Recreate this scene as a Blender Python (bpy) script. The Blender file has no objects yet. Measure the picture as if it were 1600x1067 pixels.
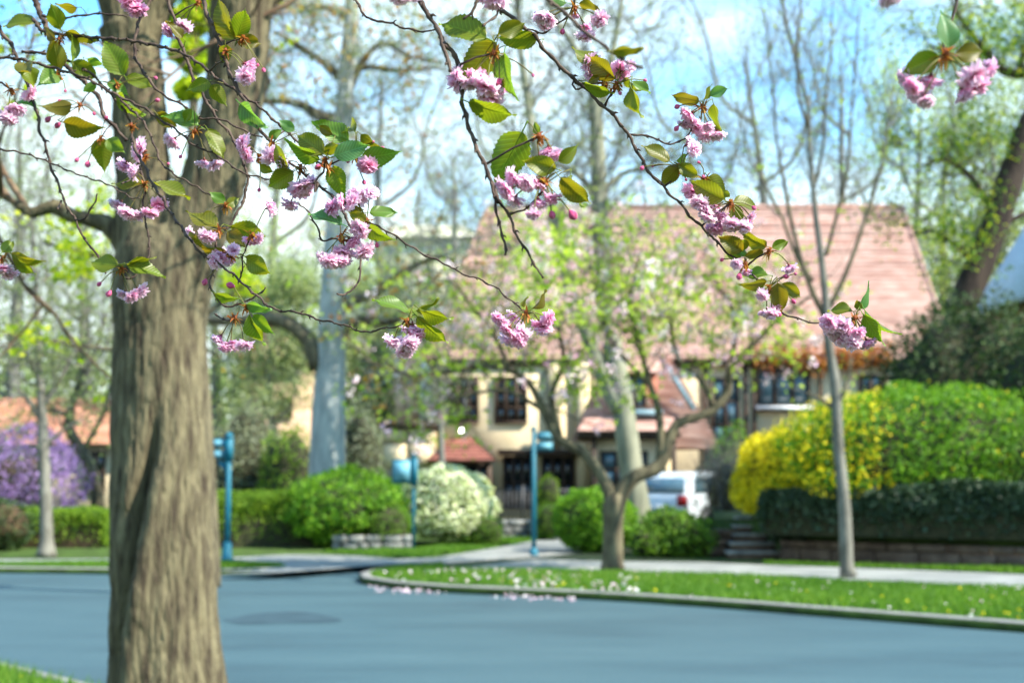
import bpy, bmesh, math, random
import numpy as np
from mathutils import Vector, Matrix, noise as mnoise

R = math.radians
rng = np.random.default_rng(7)
random.seed(7)
C = bpy.context.scene.collection
scene = bpy.context.scene

# ------------------------------------------------------------------ camera
FPX = 1600 * 50 / 36.0                      # focal length in photograph pixels (50 mm lens)
CAMH = 1.6
PITCH = math.atan((740 - 533.5) / FPX)
cam_d = bpy.data.cameras.new('camera')
cam = bpy.data.objects.new('camera', cam_d)
C.objects.link(cam)
cam.location = (0, 0, CAMH)
cam.rotation_euler = (math.pi / 2 + PITCH, 0, 0)
cam_d.lens = 50
cam_d.sensor_width = 36
cam_d.clip_start = 0.05
cam_d.clip_end = 2000
cam_d.dof.use_dof = True
cam_d.dof.focus_distance = 2.12
cam_d.dof.aperture_fstop = 5.4
cam_d.dof.aperture_blades = 0
scene.camera = cam

# ------------------------------------------------------------------ sky, sun, exposure
SUN = Vector((0.95, -0.40, 1.02)).normalized()
world = bpy.data.worlds.new('World')
scene.world = world
world.use_nodes = True
wn, wl = world.node_tree.nodes, world.node_tree.links
wn.clear()
w_out = wn.new('ShaderNodeOutputWorld')
w_bg = wn.new('ShaderNodeBackground'); w_bg.inputs['Strength'].default_value = 0.15
w_sky = wn.new('ShaderNodeTexSky'); w_sky.sky_type = 'NISHITA'; w_sky.sun_disc = False
w_sky.sun_elevation = math.asin(SUN.z); w_sky.sun_rotation = math.atan2(SUN.x, SUN.y)
w_sky.air_density = 1.0; w_sky.dust_density = 0.6; w_sky.ozone_density = 2.0
w_tint = wn.new('ShaderNodeMix'); w_tint.data_type = 'RGBA'; w_tint.blend_type = 'MULTIPLY'
w_tint.inputs[0].default_value = 1.0; w_tint.inputs[7].default_value = (0.50, 1.02, 1.20, 1)
wl.new(w_sky.outputs[0], w_tint.inputs[6])
w_tc = wn.new('ShaderNodeTexCoord')
w_sep = wn.new('ShaderNodeSeparateXYZ'); wl.new(w_tc.outputs['Generated'], w_sep.inputs[0])
w_map = wn.new('ShaderNodeMapping'); w_map.inputs['Scale'].default_value = (1.0, 1.0, 2.6)
w_map.inputs['Location'].default_value = (3.1, 0.4, 0.0)
wl.new(w_tc.outputs['Generated'], w_map.inputs[0])
w_no = wn.new('ShaderNodeTexNoise'); w_no.inputs['Scale'].default_value = 3.2
w_no.inputs['Detail'].default_value = 7; w_no.inputs['Roughness'].default_value = 0.55
wl.new(w_map.outputs[0], w_no.inputs[0])
w_el = wn.new('ShaderNodeMapRange'); w_el.inputs[1].default_value = 0.02; w_el.inputs[2].default_value = 0.5
w_el.inputs[3].default_value = 0.27; w_el.inputs[4].default_value = -0.17
wl.new(w_sep.outputs['Z'], w_el.inputs[0])
w_add = wn.new('ShaderNodeMath'); w_add.operation = 'ADD'
wl.new(w_no.outputs['Fac'], w_add.inputs[0]); wl.new(w_el.outputs[0], w_add.inputs[1])
w_mr = wn.new('ShaderNodeMapRange'); w_mr.interpolation_type = 'SMOOTHSTEP'
w_mr.inputs[1].default_value = 0.32; w_mr.inputs[2].default_value = 0.68
wl.new(w_add.outputs[0], w_mr.inputs[0])
w_mix = wn.new('ShaderNodeMix'); w_mix.data_type = 'RGBA'
wl.new(w_mr.outputs[0], w_mix.inputs[0])
wl.new(w_tint.outputs[2], w_mix.inputs[6])
w_mix.inputs[7].default_value = (4.2, 4.9, 4.9, 1)      # bright thin cloud
wl.new(w_mix.outputs[2], w_bg.inputs['Color'])
wl.new(w_bg.outputs[0], w_out.inputs[0])

sun_d = bpy.data.lights.new('sun', 'SUN')
sun_d.energy = 5.0; sun_d.angle = R(0.53); sun_d.color = (1.0, 0.92, 0.80)
sun = bpy.data.objects.new('sun', sun_d); C.objects.link(sun)
sun.rotation_euler = (-SUN).to_track_quat('-Z', 'Y').to_euler()
sun.location = (0, 0, 30)

vs = scene.view_settings
scene.display_settings.display_device = 'sRGB'
vs.view_transform = 'Standard'; vs.look = 'None'; vs.gamma = 1.0; vs.use_curve_mapping = False
vs.exposure = 1.38
scene.render.engine = 'CYCLES'
scene.cycles.use_denoising = True
scene.cycles.max_bounces = 7
scene.cycles.transparent_max_bounces = 6
scene.cycles.sample_clamp_indirect = 4.0
scene.cycles.caustics_reflective = False
scene.cycles.caustics_refractive = False

# ------------------------------------------------------------------ photograph pixel -> world point
CP, SP = math.cos(PITCH), math.sin(PITCH)
def P(px, py, D):
    """point seen at photograph pixel px,py that stands D metres ahead"""
    a = (px - 800) / FPX; b = (533.5 - py) / FPX
    y = CP - b * SP; z = SP + b * CP
    s = D / y
    return Vector((a * s, D, CAMH + z * s))
def G(px, py, z=0.0):
    a = (px - 800) / FPX; b = (533.5 - py) / FPX
    y = CP - b * SP; zz = SP + b * CP
    s = (z - CAMH) / zz
    return Vector((a * s, y * s, z))

# ------------------------------------------------------------------ mesh collector
class MB:
    def __init__(s):
        s.v = []; s.t = []; s.q = []; s.n = 0; s.a = []; s.at = []; s.polys = []
    def add(s, V, T=None, Q=None, a=0.0):
        V = np.asarray(V, float).reshape(-1, 3)
        if T is not None and len(T): s.t.append(np.asarray(T, int).reshape(-1, 3) + s.n)
        if Q is not None and len(Q): s.q.append(np.asarray(Q, int).reshape(-1, 4) + s.n)
        s.v.append(V)
        s.a.append(np.full(len(V), a) if np.isscalar(a) else np.asarray(a, float))
        s.n += len(V)
    def box(s, x0, x1, y0, y1, z0, z1, M=None, a=0.0):
        V = np.array([[x, y, z] for z in (z0, z1) for y in (y0, y1) for x in (x0, x1)], float)
        if M is not None: V = np.array([list(M @ Vector(p)) for p in V])
        s.add(V, Q=[[0, 2, 3, 1], [4, 5, 7, 6], [0, 1, 5, 4], [2, 6, 7, 3], [0, 4, 6, 2], [1, 3, 7, 5]], a=a)
    def prism(s, poly, d, a=0.0):
        """poly: list of Vector; d: extrusion Vector"""
        n = len(poly); base = s.n
        V = [list(p) for p in poly] + [list(Vector(p) + d) for p in poly]
        s.add(V, Q=[[i, (i + 1) % n, n + (i + 1) % n, n + i] for i in range(n)], a=a)
        s.polys.append([base + i for i in range(n)][::-1]); s.polys.append([base + n + i for i in range(n)])
    def poly(s, pts, a=0.0):
        base = s.n
        s.add([list(p) for p in pts], a=a)
        s.polys.append(list(range(base, base + len(pts))))
    def tube(s, pts, rad, k=6, a=0.0, cap=True):
        pts = np.array([list(p) for p in pts], float); n = len(pts)
        rad = np.broadcast_to(np.asarray(rad, float), (n,))
        d = np.gradient(pts, axis=0); d /= (np.linalg.norm(d, axis=1)[:, None] + 1e-9)
        u = np.cross(d[0], [0.31, 0.17, 0.93])
        if np.linalg.norm(u) < 1e-3: u = np.cross(d[0], [1, 0, 0])
        U = np.zeros_like(d)
        for i in range(n):
            u = u - d[i] * u.dot(d[i]); u = u / (np.linalg.norm(u) + 1e-9); U[i] = u
        W = np.cross(d, U)
        ang = np.arange(k) * 2 * np.pi / k
        ring = pts[:, None, :] + rad[:, None, None] * (np.cos(ang)[None, :, None] * U[:, None, :] + np.sin(ang)[None, :, None] * W[:, None, :])
        V = ring.reshape(-1, 3)
        i = np.arange(n - 1)[:, None] * k; j = np.arange(k)[None, :]; j2 = (j + 1) % k
        Q = np.stack([i + j, i + j2, i + k + j2, i + k + j], -1).reshape(-1, 4)
        base = s.n
        s.add(V, Q=Q, a=a)
        if cap:
            s.polys.append([base + x for x in range(k)][::-1])
            s.polys.append([base + (n - 1) * k + x for x in range(k)])
    def build(s, name, mat, parent=None, smooth=False, link=True, kind=None):
        me = bpy.data.meshes.new(name)
        V = np.concatenate(s.v) if s.v else np.zeros((0, 3))
        T = np.concatenate(s.t) if s.t else np.zeros((0, 3), int)
        Q = np.concatenate(s.q) if s.q else np.zeros((0, 4), int)
        idx = [T.ravel(), Q.ravel()] + [np.array(p, int) for p in s.polys]
        tot = np.concatenate([np.full(len(T), 3), np.full(len(Q), 4), np.array([len(p) for p in s.polys], int)]).astype(int)
        loops = np.concatenate(idx).astype(int)
        me.vertices.add(len(V)); me.vertices.foreach_set('co', V.ravel())
        me.loops.add(len(loops)); me.loops.foreach_set('vertex_index', loops)
        me.polygons.add(len(tot))
        me.polygons.foreach_set('loop_start', np.concatenate([[0], np.cumsum(tot)[:-1]]).astype(int))
        me.polygons.foreach_set('loop_total', tot)
        if smooth: me.polygons.foreach_set('use_smooth', np.ones(len(tot), bool))
        at = me.attributes.new('rnd', 'FLOAT', 'POINT'); at.data.foreach_set('value', np.concatenate(s.a))
        me.update(calc_edges=True)
        me.materials.append(mat)
        o = bpy.data.objects.new(name, me)
        if link: C.objects.link(o)
        if parent is not None: o.parent = parent
        if kind: o['kind'] = kind
        return o

def tag(o, label=None, cat=None, group=None, kind=None):
    if label: o['label'] = label
    if cat: o['category'] = cat
    if group: o['group'] = group
    if kind: o['kind'] = kind
    return o
def thing(name, label, cat, group=None):
    o = bpy.data.objects.new(name, None); C.objects.link(o)
    return tag(o, label, cat, group)
def settle(root, loc):
    """move a thing's empty to its base; its parts keep their places"""
    root.location = loc
    for ch in root.children: ch.location = Vector(ch.location) - Vector(loc)

# ------------------------------------------------------------------ materials
def newmat(name):
    m = bpy.data.materials.new(name); m.use_nodes = True
    nt = m.node_tree; nt.nodes.clear()
    out = nt.nodes.new('ShaderNodeOutputMaterial')
    return m, nt, out
def ramp(nt, stops, src=None):
    r = nt.nodes.new('ShaderNodeValToRGB')
    while len(r.color_ramp.elements) < len(stops): r.color_ramp.elements.new(0.5)
    for e, (p, c) in zip(r.color_ramp.elements, stops):
        e.position = p; e.color = (*c, 1)
    if src: nt.links.new(src, r.inputs[0])
    return r
def surf(name, c1, c2, scale=4.0, rough=0.8, bump=0.2, stretch=(1, 1, 1), detail=6, spec=0.3, bscale=None, metallic=0.0, lo=0.35, hi=0.65, bdist=0.02, tiles=False):
    m, nt, out = newmat(name)
    b = nt.nodes.new('ShaderNodeBsdfPrincipled'); b.inputs['Roughness'].default_value = rough
    b.inputs['Specular IOR Level'].default_value = spec; b.inputs['Metallic'].default_value = metallic
    tc = nt.nodes.new('ShaderNodeTexCoord'); mp = nt.nodes.new('ShaderNodeMapping'); mp.inputs['Scale'].default_value = stretch
    nt.links.new(tc.outputs['Object'], mp.inputs[0])
    n1 = nt.nodes.new('ShaderNodeTexNoise'); n1.inputs['Scale'].default_value = scale; n1.inputs['Detail'].default_value = detail
    nt.links.new(mp.outputs[0], n1.inputs[0])
    r = ramp(nt, [(lo, c1), (hi, c2)], n1.outputs['Fac'])
    if tiles:      # batches of tile fired lighter and darker
        at = nt.nodes.new('ShaderNodeAttribute'); at.attribute_name = 'rnd'; tv = ramp(nt, [(0, (0.62, 0.60, 0.60)), (1, (1.25, 1.2, 1.2))], at.outputs['Fac'])
        mx = nt.nodes.new('ShaderNodeMix'); mx.data_type = 'RGBA'; mx.blend_type = 'MULTIPLY'; mx.inputs[0].default_value = 1
        nt.links.new(r.outputs[0], mx.inputs[6]); nt.links.new(tv.outputs[0], mx.inputs[7]); nt.links.new(mx.outputs[2], b.inputs['Base Color'])
    else: nt.links.new(r.outputs[0], b.inputs['Base Color'])
    if bump:
        n2 = nt.nodes.new('ShaderNodeTexNoise'); n2.inputs['Scale'].default_value = bscale or scale * 4; n2.inputs['Detail'].default_value = 5
        nt.links.new(mp.outputs[0], n2.inputs[0])
        bp = nt.nodes.new('ShaderNodeBump'); bp.inputs['Strength'].default_value = bump; bp.inputs['Distance'].default_value = bdist
        nt.links.new(n2.outputs['Fac'], bp.inputs['Height']); nt.links.new(bp.outputs[0], b.inputs['Normal'])
    nt.links.new(b.outputs[0], out.inputs[0])
    return m
def leafmat(name, stops, trans=0.35, rough=0.6, tboost=1.3):
    """foliage: colour differs leaf by leaf, part of the light passes through"""
    m, nt, out = newmat(name)
    at = nt.nodes.new('ShaderNodeAttribute'); at.attribute_name = 'rnd'
    r = ramp(nt, stops, at.outputs['Fac'])
    b = nt.nodes.new('ShaderNodeBsdfPrincipled'); b.inputs['Roughness'].default_value = rough; b.inputs['Specular IOR Level'].default_value = 0.25
    t = nt.nodes.new('ShaderNodeBsdfTranslucent')
    g = nt.nodes.new('ShaderNodeMix'); g.data_type = 'RGBA'; g.blend_type = 'MULTIPLY'; g.inputs[0].default_value = 1
    g.inputs[7].default_value = (tboost * 1.1, tboost * 1.15, tboost * 0.6, 1)
    nt.links.new(r.outputs[0], g.inputs[6]); nt.links.new(g.outputs[2], t.inputs[0])
    nt.links.new(r.outputs[0], b.inputs['Base Color'])
    mx = nt.nodes.new('ShaderNodeMixShader'); mx.inputs[0].default_value = trans
    nt.links.new(b.outputs[0], mx.inputs[1]); nt.links.new(t.outputs[0], mx.inputs[2]); nt.links.new(mx.outputs[0], out.inputs[0])
    return m
def plain(name, c, rough=0.5, metallic=0.0, spec=0.4, emit=None):
    m, nt, out = newmat(name)
    b = nt.nodes.new('ShaderNodeBsdfPrincipled'); b.inputs['Roughness'].default_value = rough
    b.inputs['Metallic'].default_value = metallic; b.inputs['Specular IOR Level'].default_value = spec
    tc = nt.nodes.new('ShaderNodeTexCoord'); n1 = nt.nodes.new('ShaderNodeTexNoise'); n1.inputs['Scale'].default_value = 7; n1.inputs['Detail'].default_value = 4
    nt.links.new(tc.outputs['Object'], n1.inputs[0])
    r = ramp(nt, [(0.3, tuple(x * 0.85 for x in c)), (0.7, tuple(min(1, x * 1.1) for x in c))], n1.outputs['Fac'])
    nt.links.new(r.outputs[0], b.inputs['Base Color'])
    if emit:
        b.inputs['Emission Color'].default_value = (*c, 1); b.inputs['Emission Strength'].default_value = emit
    nt.links.new(b.outputs[0], out.inputs[0])
    return m

M = {}
# asphalt: fine aggregate, worn lighter tracks and darker patches
def asphalt():
    m, nt, out = newmat('asphalt')
    b = nt.nodes.new('ShaderNodeBsdfPrincipled'); b.inputs['Roughness'].default_value = 0.62; b.inputs['Specular IOR Level'].default_value = 0.45
    tc = nt.nodes.new('ShaderNodeTexCoord')
    n1 = nt.nodes.new('ShaderNodeTexNoise'); n1.inputs['Scale'].default_value = 0.5; n1.inputs['Detail'].default_value = 9; n1.inputs['Roughness'].default_value = 0.62
    n2 = nt.nodes.new('ShaderNodeTexNoise'); n2.inputs['Scale'].default_value = 60; n2.inputs['Detail'].default_value = 3
    mp = nt.nodes.new('ShaderNodeMapping'); mp.inputs['Rotation'].default_value = (0, 0, R(43)); mp.inputs['Scale'].default_value = (0.5, 1.5, 1)
    nt.links.new(tc.outputs['Object'], mp.inputs[0]); nt.links.new(mp.outputs[0], n1.inputs[0]); nt.links.new(tc.outputs['Object'], n2.inputs[0])
    r = ramp(nt, [(0.30, (0.023, 0.052, 0.063)), (0.5, (0.036, 0.078, 0.090)), (0.72, (0.049, 0.097, 0.108))], n1.outputs['Fac'])
    r2 = ramp(nt, [(0.3, (0.6, 0.6, 0.6)), (0.7, (1.4, 1.4, 1.4))], n2.outputs['Fac'])
    mx = nt.nodes.new('ShaderNodeMix'); mx.data_type = 'RGBA'; mx.blend_type = 'MULTIPLY'; mx.inputs[0].default_value = 1
    nt.links.new(r.outputs[0], mx.inputs[6]); nt.links.new(r2.outputs[0], mx.inputs[7]); nt.links.new(mx.outputs[2], b.inputs['Base Color'])
    bp = nt.nodes.new('ShaderNodeBump'); bp.inputs['Strength'].default_value = 0.4; bp.inputs['Distance'].default_value = 0.006
    nt.links.new(n2.outputs['Fac'], bp.inputs['Height']); nt.links.new(bp.outputs[0], b.inputs['Normal'])
    nt.links.new(b.outputs[0], out.inputs[0])
    return m
M['asphalt'] = asphalt()
M['concrete'] = surf('concrete', (0.165, 0.175, 0.165), (0.25, 0.26, 0.24), 1.2, 0.85, 0.3)
M['kerb'] = surf('kerb_stone', (0.17, 0.17, 0.16), (0.24, 0.24, 0.22), 14, 0.85, 0.4)
M['soil'] = surf('lawn_soil', (0.022, 0.040, 0.008), (0.045, 0.085, 0.014), 3, 0.95, 0.5)
M['earth'] = surf('garden_earth', (0.035, 0.026, 0.018), (0.07, 0.05, 0.033), 5, 0.95, 0.5)
M['grass'] = leafmat('grass_blades', [(0, (0.045, 0.12, 0.012)), (0.5, (0.085, 0.20, 0.018)), (1, (0.17, 0.28, 0.03))], 0.4)
M['bark_big'] = surf('ridged_bark', (0.040, 0.029, 0.017), (0.165, 0.142, 0.078), 26, 0.92, 1.0, (1, 1, 0.16), bscale=60, lo=0.33, hi=0.66, bdist=0.02, detail=8)
M['bark_grey'] = surf('smooth_grey_bark', (0.24, 0.27, 0.26), (0.40, 0.43, 0.40), 5, 0.85, 0.4, (1, 1, 0.35))
M['bark_young'] = surf('young_bark', (0.10, 0.095, 0.075), (0.20, 0.195, 0.16), 7, 0.85, 0.5, (1, 1, 0.4))
M['bark_pale'] = surf('pale_bark', (0.14, 0.15, 0.105), (0.27, 0.27, 0.19), 5, 0.85, 0.4, (1, 1, 0.3))
M['bark_olive'] = surf('olive_bark', (0.055, 0.045, 0.027), (0.15, 0.13, 0.075), 8, 0.85, 0.5, (1, 1, 0.4))
M['bark_dark'] = surf('dark_bark', (0.022, 0.015, 0.012), (0.06, 0.042, 0.03), 6, 0.9, 0.5, (1, 1, 0.3))
M['bark_twig'] = surf('twig_bark', (0.11, 0.115, 0.105), (0.20, 0.20, 0.175), 6, 0.9, 0.0)
M['bark_brown'] = surf('brown_bark', (0.10, 0.06, 0.035), (0.19, 0.13, 0.08), 6, 0.9, 0.3)
g = lambda *c: [(i / (len(c) - 1), x) for i, x in enumerate(c)]
M['lf_spring'] = leafmat('spring_leaves', g((0.20, 0.33, 0.03), (0.34, 0.47, 0.05), (0.50, 0.58, 0.12)), 0.5)
M['lf_yellow'] = leafmat('yellow_green_leaves', g((0.22, 0.33, 0.015), (0.36, 0.45, 0.02), (0.55, 0.56, 0.03)), 0.55)
M['lf_sparse'] = leafmat('sparse_new_leaves', g((0.14, 0.20, 0.08), (0.22, 0.28, 0.11), (0.33, 0.38, 0.14)), 0.5)
M['lf_orange'] = leafmat('orange_bud_leaves', g((0.28, 0.10, 0.02), (0.50, 0.22, 0.03), (0.60, 0.42, 0.04)), 0.4)
M['lf_bright'] = leafmat('bright_bush_leaves', g((0.04, 0.12, 0.010), (0.10, 0.25, 0.014), (0.22, 0.40, 0.02)), 0.35)
M['lf_hedge'] = leafmat('hedge_leaves', g((0.05, 0.11, 0.010), (0.11, 0.22, 0.012), (0.24, 0.36, 0.02)), 0.3)
M['lf_box'] = leafmat('boxwood_leaves', g((0.04, 0.10, 0.01), (0.09, 0.20, 0.015), (0.16, 0.28, 0.02)), 0.3)
M['lf_dark'] = leafmat('dark_evergreen_leaves', g((0.014, 0.034, 0.012), (0.03, 0.062, 0.018), (0.07, 0.12, 0.03)), 0.2)
M['lf_ivy'] = leafmat('ivy_leaves', g((0.012, 0.030, 0.014), (0.028, 0.055, 0.022), (0.05, 0.09, 0.045)), 0.12, 0.45)
M['lf_white'] = leafmat('white_blossom', g((0.42, 0.50, 0.24), (0.66, 0.70, 0.48), (0.80, 0.80, 0.66)), 0.3)
M['lf_forsythia'] = leafmat('forsythia_blossom', g((0.55, 0.48, 0.01), (0.80, 0.66, 0.01), (0.85, 0.74, 0.02)), 0.3, tboost=1.0)
M['lf_haze'] = leafmat('distant_leaves', g((0.20, 0.27, 0.12), (0.30, 0.37, 0.17), (0.40, 0.45, 0.22)), 0.4)
M['lf_purple'] = leafmat('redbud_blossom', g((0.22, 0.12, 0.34), (0.38, 0.23, 0.55), (0.52, 0.36, 0.66)), 0.3, tboost=1.0)
M['lf_grey'] = leafmat('grey_green_sprigs', g((0.14, 0.16, 0.11), (0.21, 0.24, 0.16), (0.28, 0.33, 0.19)), 0.3)
M['lf_russet'] = leafmat('russet_vine_leaves', g((0.25, 0.07, 0.02), (0.42, 0.14, 0.03), (0.50, 0.25, 0.05)), 0.3)
M['lf_pinkbl'] = leafmat('pink_white_blossom', g((0.72, 0.36, 0.56), (0.84, 0.62, 0.76), (0.90, 0.88, 0.90)), 0.3, tboost=0.9)
M['petals'] = leafmat('fallen_petals', g((0.75, 0.40, 0.55), (0.82, 0.66, 0.74), (0.85, 0.85, 0.85)), 0.2, tboost=0.9)
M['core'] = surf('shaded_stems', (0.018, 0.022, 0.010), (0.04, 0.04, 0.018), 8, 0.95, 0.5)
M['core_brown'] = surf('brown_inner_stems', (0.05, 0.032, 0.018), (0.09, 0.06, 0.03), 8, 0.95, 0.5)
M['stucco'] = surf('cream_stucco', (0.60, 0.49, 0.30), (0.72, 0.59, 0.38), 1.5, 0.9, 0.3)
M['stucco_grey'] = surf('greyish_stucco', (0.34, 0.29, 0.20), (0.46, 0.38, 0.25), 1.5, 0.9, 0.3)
M['roof'] = surf('terracotta_tiles', (0.40, 0.22, 0.17), (0.60, 0.41, 0.34), 1.8, 0.85, 0.3, (1, 1, 3), lo=0.3, hi=0.7, tiles=True)
M['roof_dark'] = surf('maroon_tiles', (0.17, 0.065, 0.05), (0.28, 0.11, 0.08), 2.5, 0.8, 0.3, tiles=True)
M['roof_orange'] = surf('orange_tiles', (0.40, 0.17, 0.10), (0.54, 0.28, 0.18), 2.0, 0.85, 0.3, tiles=True)
M['brick'] = surf('brick_wall', (0.24, 0.085, 0.055), (0.36, 0.15, 0.10), 3, 0.9, 0.4)
M['timber'] = surf('dark_timber', (0.035, 0.022, 0.016), (0.07, 0.045, 0.03), 5, 0.7, 0.2, (1, 1, 0.3))
M['trimblue'] = plain('blue_grey_trim', (0.16, 0.28, 0.33), 0.6)
M['peach'] = surf('peach_stucco', (0.55, 0.36, 0.24), (0.66, 0.46, 0.33), 1.0, 0.9, 0.2)
M['pale'] = surf('pale_masonry', (0.58, 0.56, 0.42), (0.70, 0.67, 0.52), 1.0, 0.9, 0.2)
M['slate'] = plain('pale_blue_slate', (0.48, 0.62, 0.66), 0.7)
M['whitepaint'] = plain('white_paint', (0.72, 0.74, 0.74), 0.5)
M['teal'] = plain('teal_enamel', (0.003, 0.12, 0.18), 0.6)
M['teal_pale'] = plain('pale_teal_sign_face', (0.12, 0.33, 0.42), 0.6)
M['stone'] = surf('grey_fieldstone', (0.13, 0.135, 0.13), (0.30, 0.31, 0.29), 4, 0.9, 0.6)
M['stone_brown'] = surf('brown_fieldstone', (0.075, 0.052, 0.038), (0.15, 0.11, 0.08), 4, 0.9, 0.6)
M['rubber'] = plain('tyre_rubber', (0.02, 0.02, 0.02), 0.8)
M['iron'] = plain('dark_iron', (0.035, 0.04, 0.045), 0.5)
M['carpaint'] = plain('white_car_paint', (0.62, 0.68, 0.72), 0.25, spec=0.6)
M['lamp_red'] = plain('red_lens', (0.45, 0.02, 0.02), 0.25)
M['chrome'] = plain('alloy', (0.5, 0.5, 0.5), 0.3, metallic=1)
M['glint_glow'] = plain('emissive_glint', (1.0, 0.96, 0.82), 0.4, emit=6.0)  # glow that stands in for the glint over the bay
def glassmat(name, c, rough=0.08):
    m, nt, out = newmat(name)
    b = nt.nodes.new('ShaderNodeBsdfPrincipled'); b.inputs['Base Color'].default_value = (*c, 1)
    b.inputs['Roughness'].default_value = rough; b.inputs['Specular IOR Level'].default_value = 0.9
    nt.links.new(b.outputs[0], out.inputs[0]); return m
M['glass'] = glassmat('window_glass', (0.07, 0.13, 0.16))
M['glass_dark'] = glassmat('dark_window_glass', (0.015, 0.02, 0.025))

# ------------------------------------------------------------------ numpy helpers
def snoise(Pn, scale, seed, octaves=3):
    r = np.random.default_rng(seed); out = np.zeros(len(Pn)); amp = 1.0; tot = 0
    for o in range(octaves):
        for k in range(4):
            d = r.normal(size=3); d /= np.linalg.norm(d); ph = r.uniform(0, 6.28)
            out += amp * np.sin(Pn @ d * scale * (2 ** o) * r.uniform(0.7, 1.3) + ph) / 2
        tot += amp * 1.4; amp *= 0.55
    return out / tot
def leafquads(mb, pts, size, normals=None, jit=1.0, aspect=0.6, rnd=None, r=rng):
    """one small folded leaf at every point: 5 verts, 4 tris"""
    pts = np.asarray(pts, float).reshape(-1, 3); n = len(pts)
    if n == 0: return
    nn = r.normal(size=(n, 3)) * jit
    if normals is not None: nn = nn + normals
    nn /= np.linalg.norm(nn, axis=1)[:, None] + 1e-9
    u = np.cross(nn, r.normal(size=(n, 3))); u /= np.linalg.norm(u, axis=1)[:, None] + 1e-9
    w = np.cross(nn, u)
    sz = (np.asarray(size) * r.uniform(0.6, 1.3, n))[:, None]
    a = pts - u * sz * 0.5; b = pts + u * sz * 0.5
    c = pts + w * sz * aspect * 0.5 + nn * sz * 0.12; d = pts - w * sz * aspect * 0.5 + nn * sz * 0.12
    V = np.stack([a, c, b, d], 1).reshape(-1, 3)
    i = np.arange(n)[:, None] * 4
    T = np.concatenate([i + [0, 2, 1], i + [0, 3, 2]], 0)
    if rnd is None: rnd = r.uniform(0, 1, n)
    mb.add(V, T=T, a=np.repeat(rnd, 4))
def spline(pts, step):
    """Catmull-Rom through rows [x,y,...], resampled"""
    p = np.array(pts, float)
    if len(p) < 2: return p
    p = np.vstack([2 * p[0] - p[1], p, 2 * p[-1] - p[-2]]); out = []
    for i in range(1, len(p) - 2):
        L = np.linalg.norm(p[i + 1][:3] - p[i][:3]); m = max(1, int(L / step))
        for k in range(m):
            t = k / m
            out.append(0.5 * ((2 * p[i]) + (-p[i - 1] + p[i + 1]) * t + (2 * p[i - 1] - 5 * p[i] + 4 * p[i + 1] - p[i + 2]) * t * t + (-p[i - 1] + 3 * p[i] - 3 * p[i + 1] + p[i + 2]) * t ** 3))
    out.append(p[-2]); return np.array(out)
def bark_tube(mb, rows, D, k=10, step=0.12, wob=0.012, seed=1, rough=0.06):
    """rows: [px, py, width px (, depth offset)] at depth D -> organic tapered limb; returns its centre line"""
    W = []
    for rr in rows:
        dd = D + (rr[3] if len(rr) > 3 else 0)
        p = P(rr[0], rr[1], dd); W.append([p.x, p.y, p.z, rr[2] * dd / FPX / 2])
    W = spline(W, step); n = len(W)
    c = W[:, :3].copy(); r_ = W[:, 3].clip(0.004)
    nz = np.stack([snoise(c, 2.2, seed + i) for i in range(3)], 1) * wob
    c += nz * np.linspace(0.3, 1, n)[:, None]
    rr_ = r_ * (1 + rough * snoise(c, 5.0, seed + 9))
    mb.tube(c, rr_, k)
    return c, r_
def twig(mb, p, d, L, r_, lev, up, tips, spread=0.6, nseg=4, k=3, kids=(3, 5)):
    pts = [p.copy()]; q = p.copy(); d = d / (np.linalg.norm(d) + 1e-9)
    for i in range(nseg):
        d = d + rng.normal(size=3) * 0.13 + np.array([0, 0, up * 0.14]); d /= np.linalg.norm(d)
        q = q + d * L / nseg; pts.append(q.copy())
    pts = np.array(pts); rad = np.linspace(r_, r_ * 0.35, len(pts))
    mb.tube(pts, rad, 4 if lev > 0 else k, cap=False)
    if lev == 0:
        tips.extend(pts[1:]); return
    tips.append(pts[-1])
    for c_ in range(rng.integers(kids[0], kids[1] + 1)):
        t = rng.uniform(0.25, 1.0) * (len(pts) - 1); i = min(int(t), len(pts) - 2); f = t - i
        s = pts[i] * (1 - f) + pts[i + 1] * f
        dd = d + rng.normal(size=3) * spread + np.array([0, 0, up * 0.3])
        twig(mb, s, dd, L * rng.uniform(0.45, 0.75), r_ * 0.5, lev - 1, up, tips, spread, nseg, k, kids)
def twigs_on(mb, line, n, L, r_, lev, up, tips, t0=0.3, spread=0.6, side=0.9, kids=(3, 5), nseg=4):
    for j in range(n):
        t = rng.uniform(t0, 1.0); i = min(int(t * (len(line) - 1)), len(line) - 2)
        d = line[i + 1] - line[i]; d = d / (np.linalg.norm(d) + 1e-9)
        dd = d * 0.6 + rng.normal(size=3) * side + np.array([0, 0, up * 0.5])
        twig(mb, line[i], dd, L * rng.uniform(0.6, 1.1), r_, lev, up, tips, spread, kids=kids, nseg=nseg)
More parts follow.
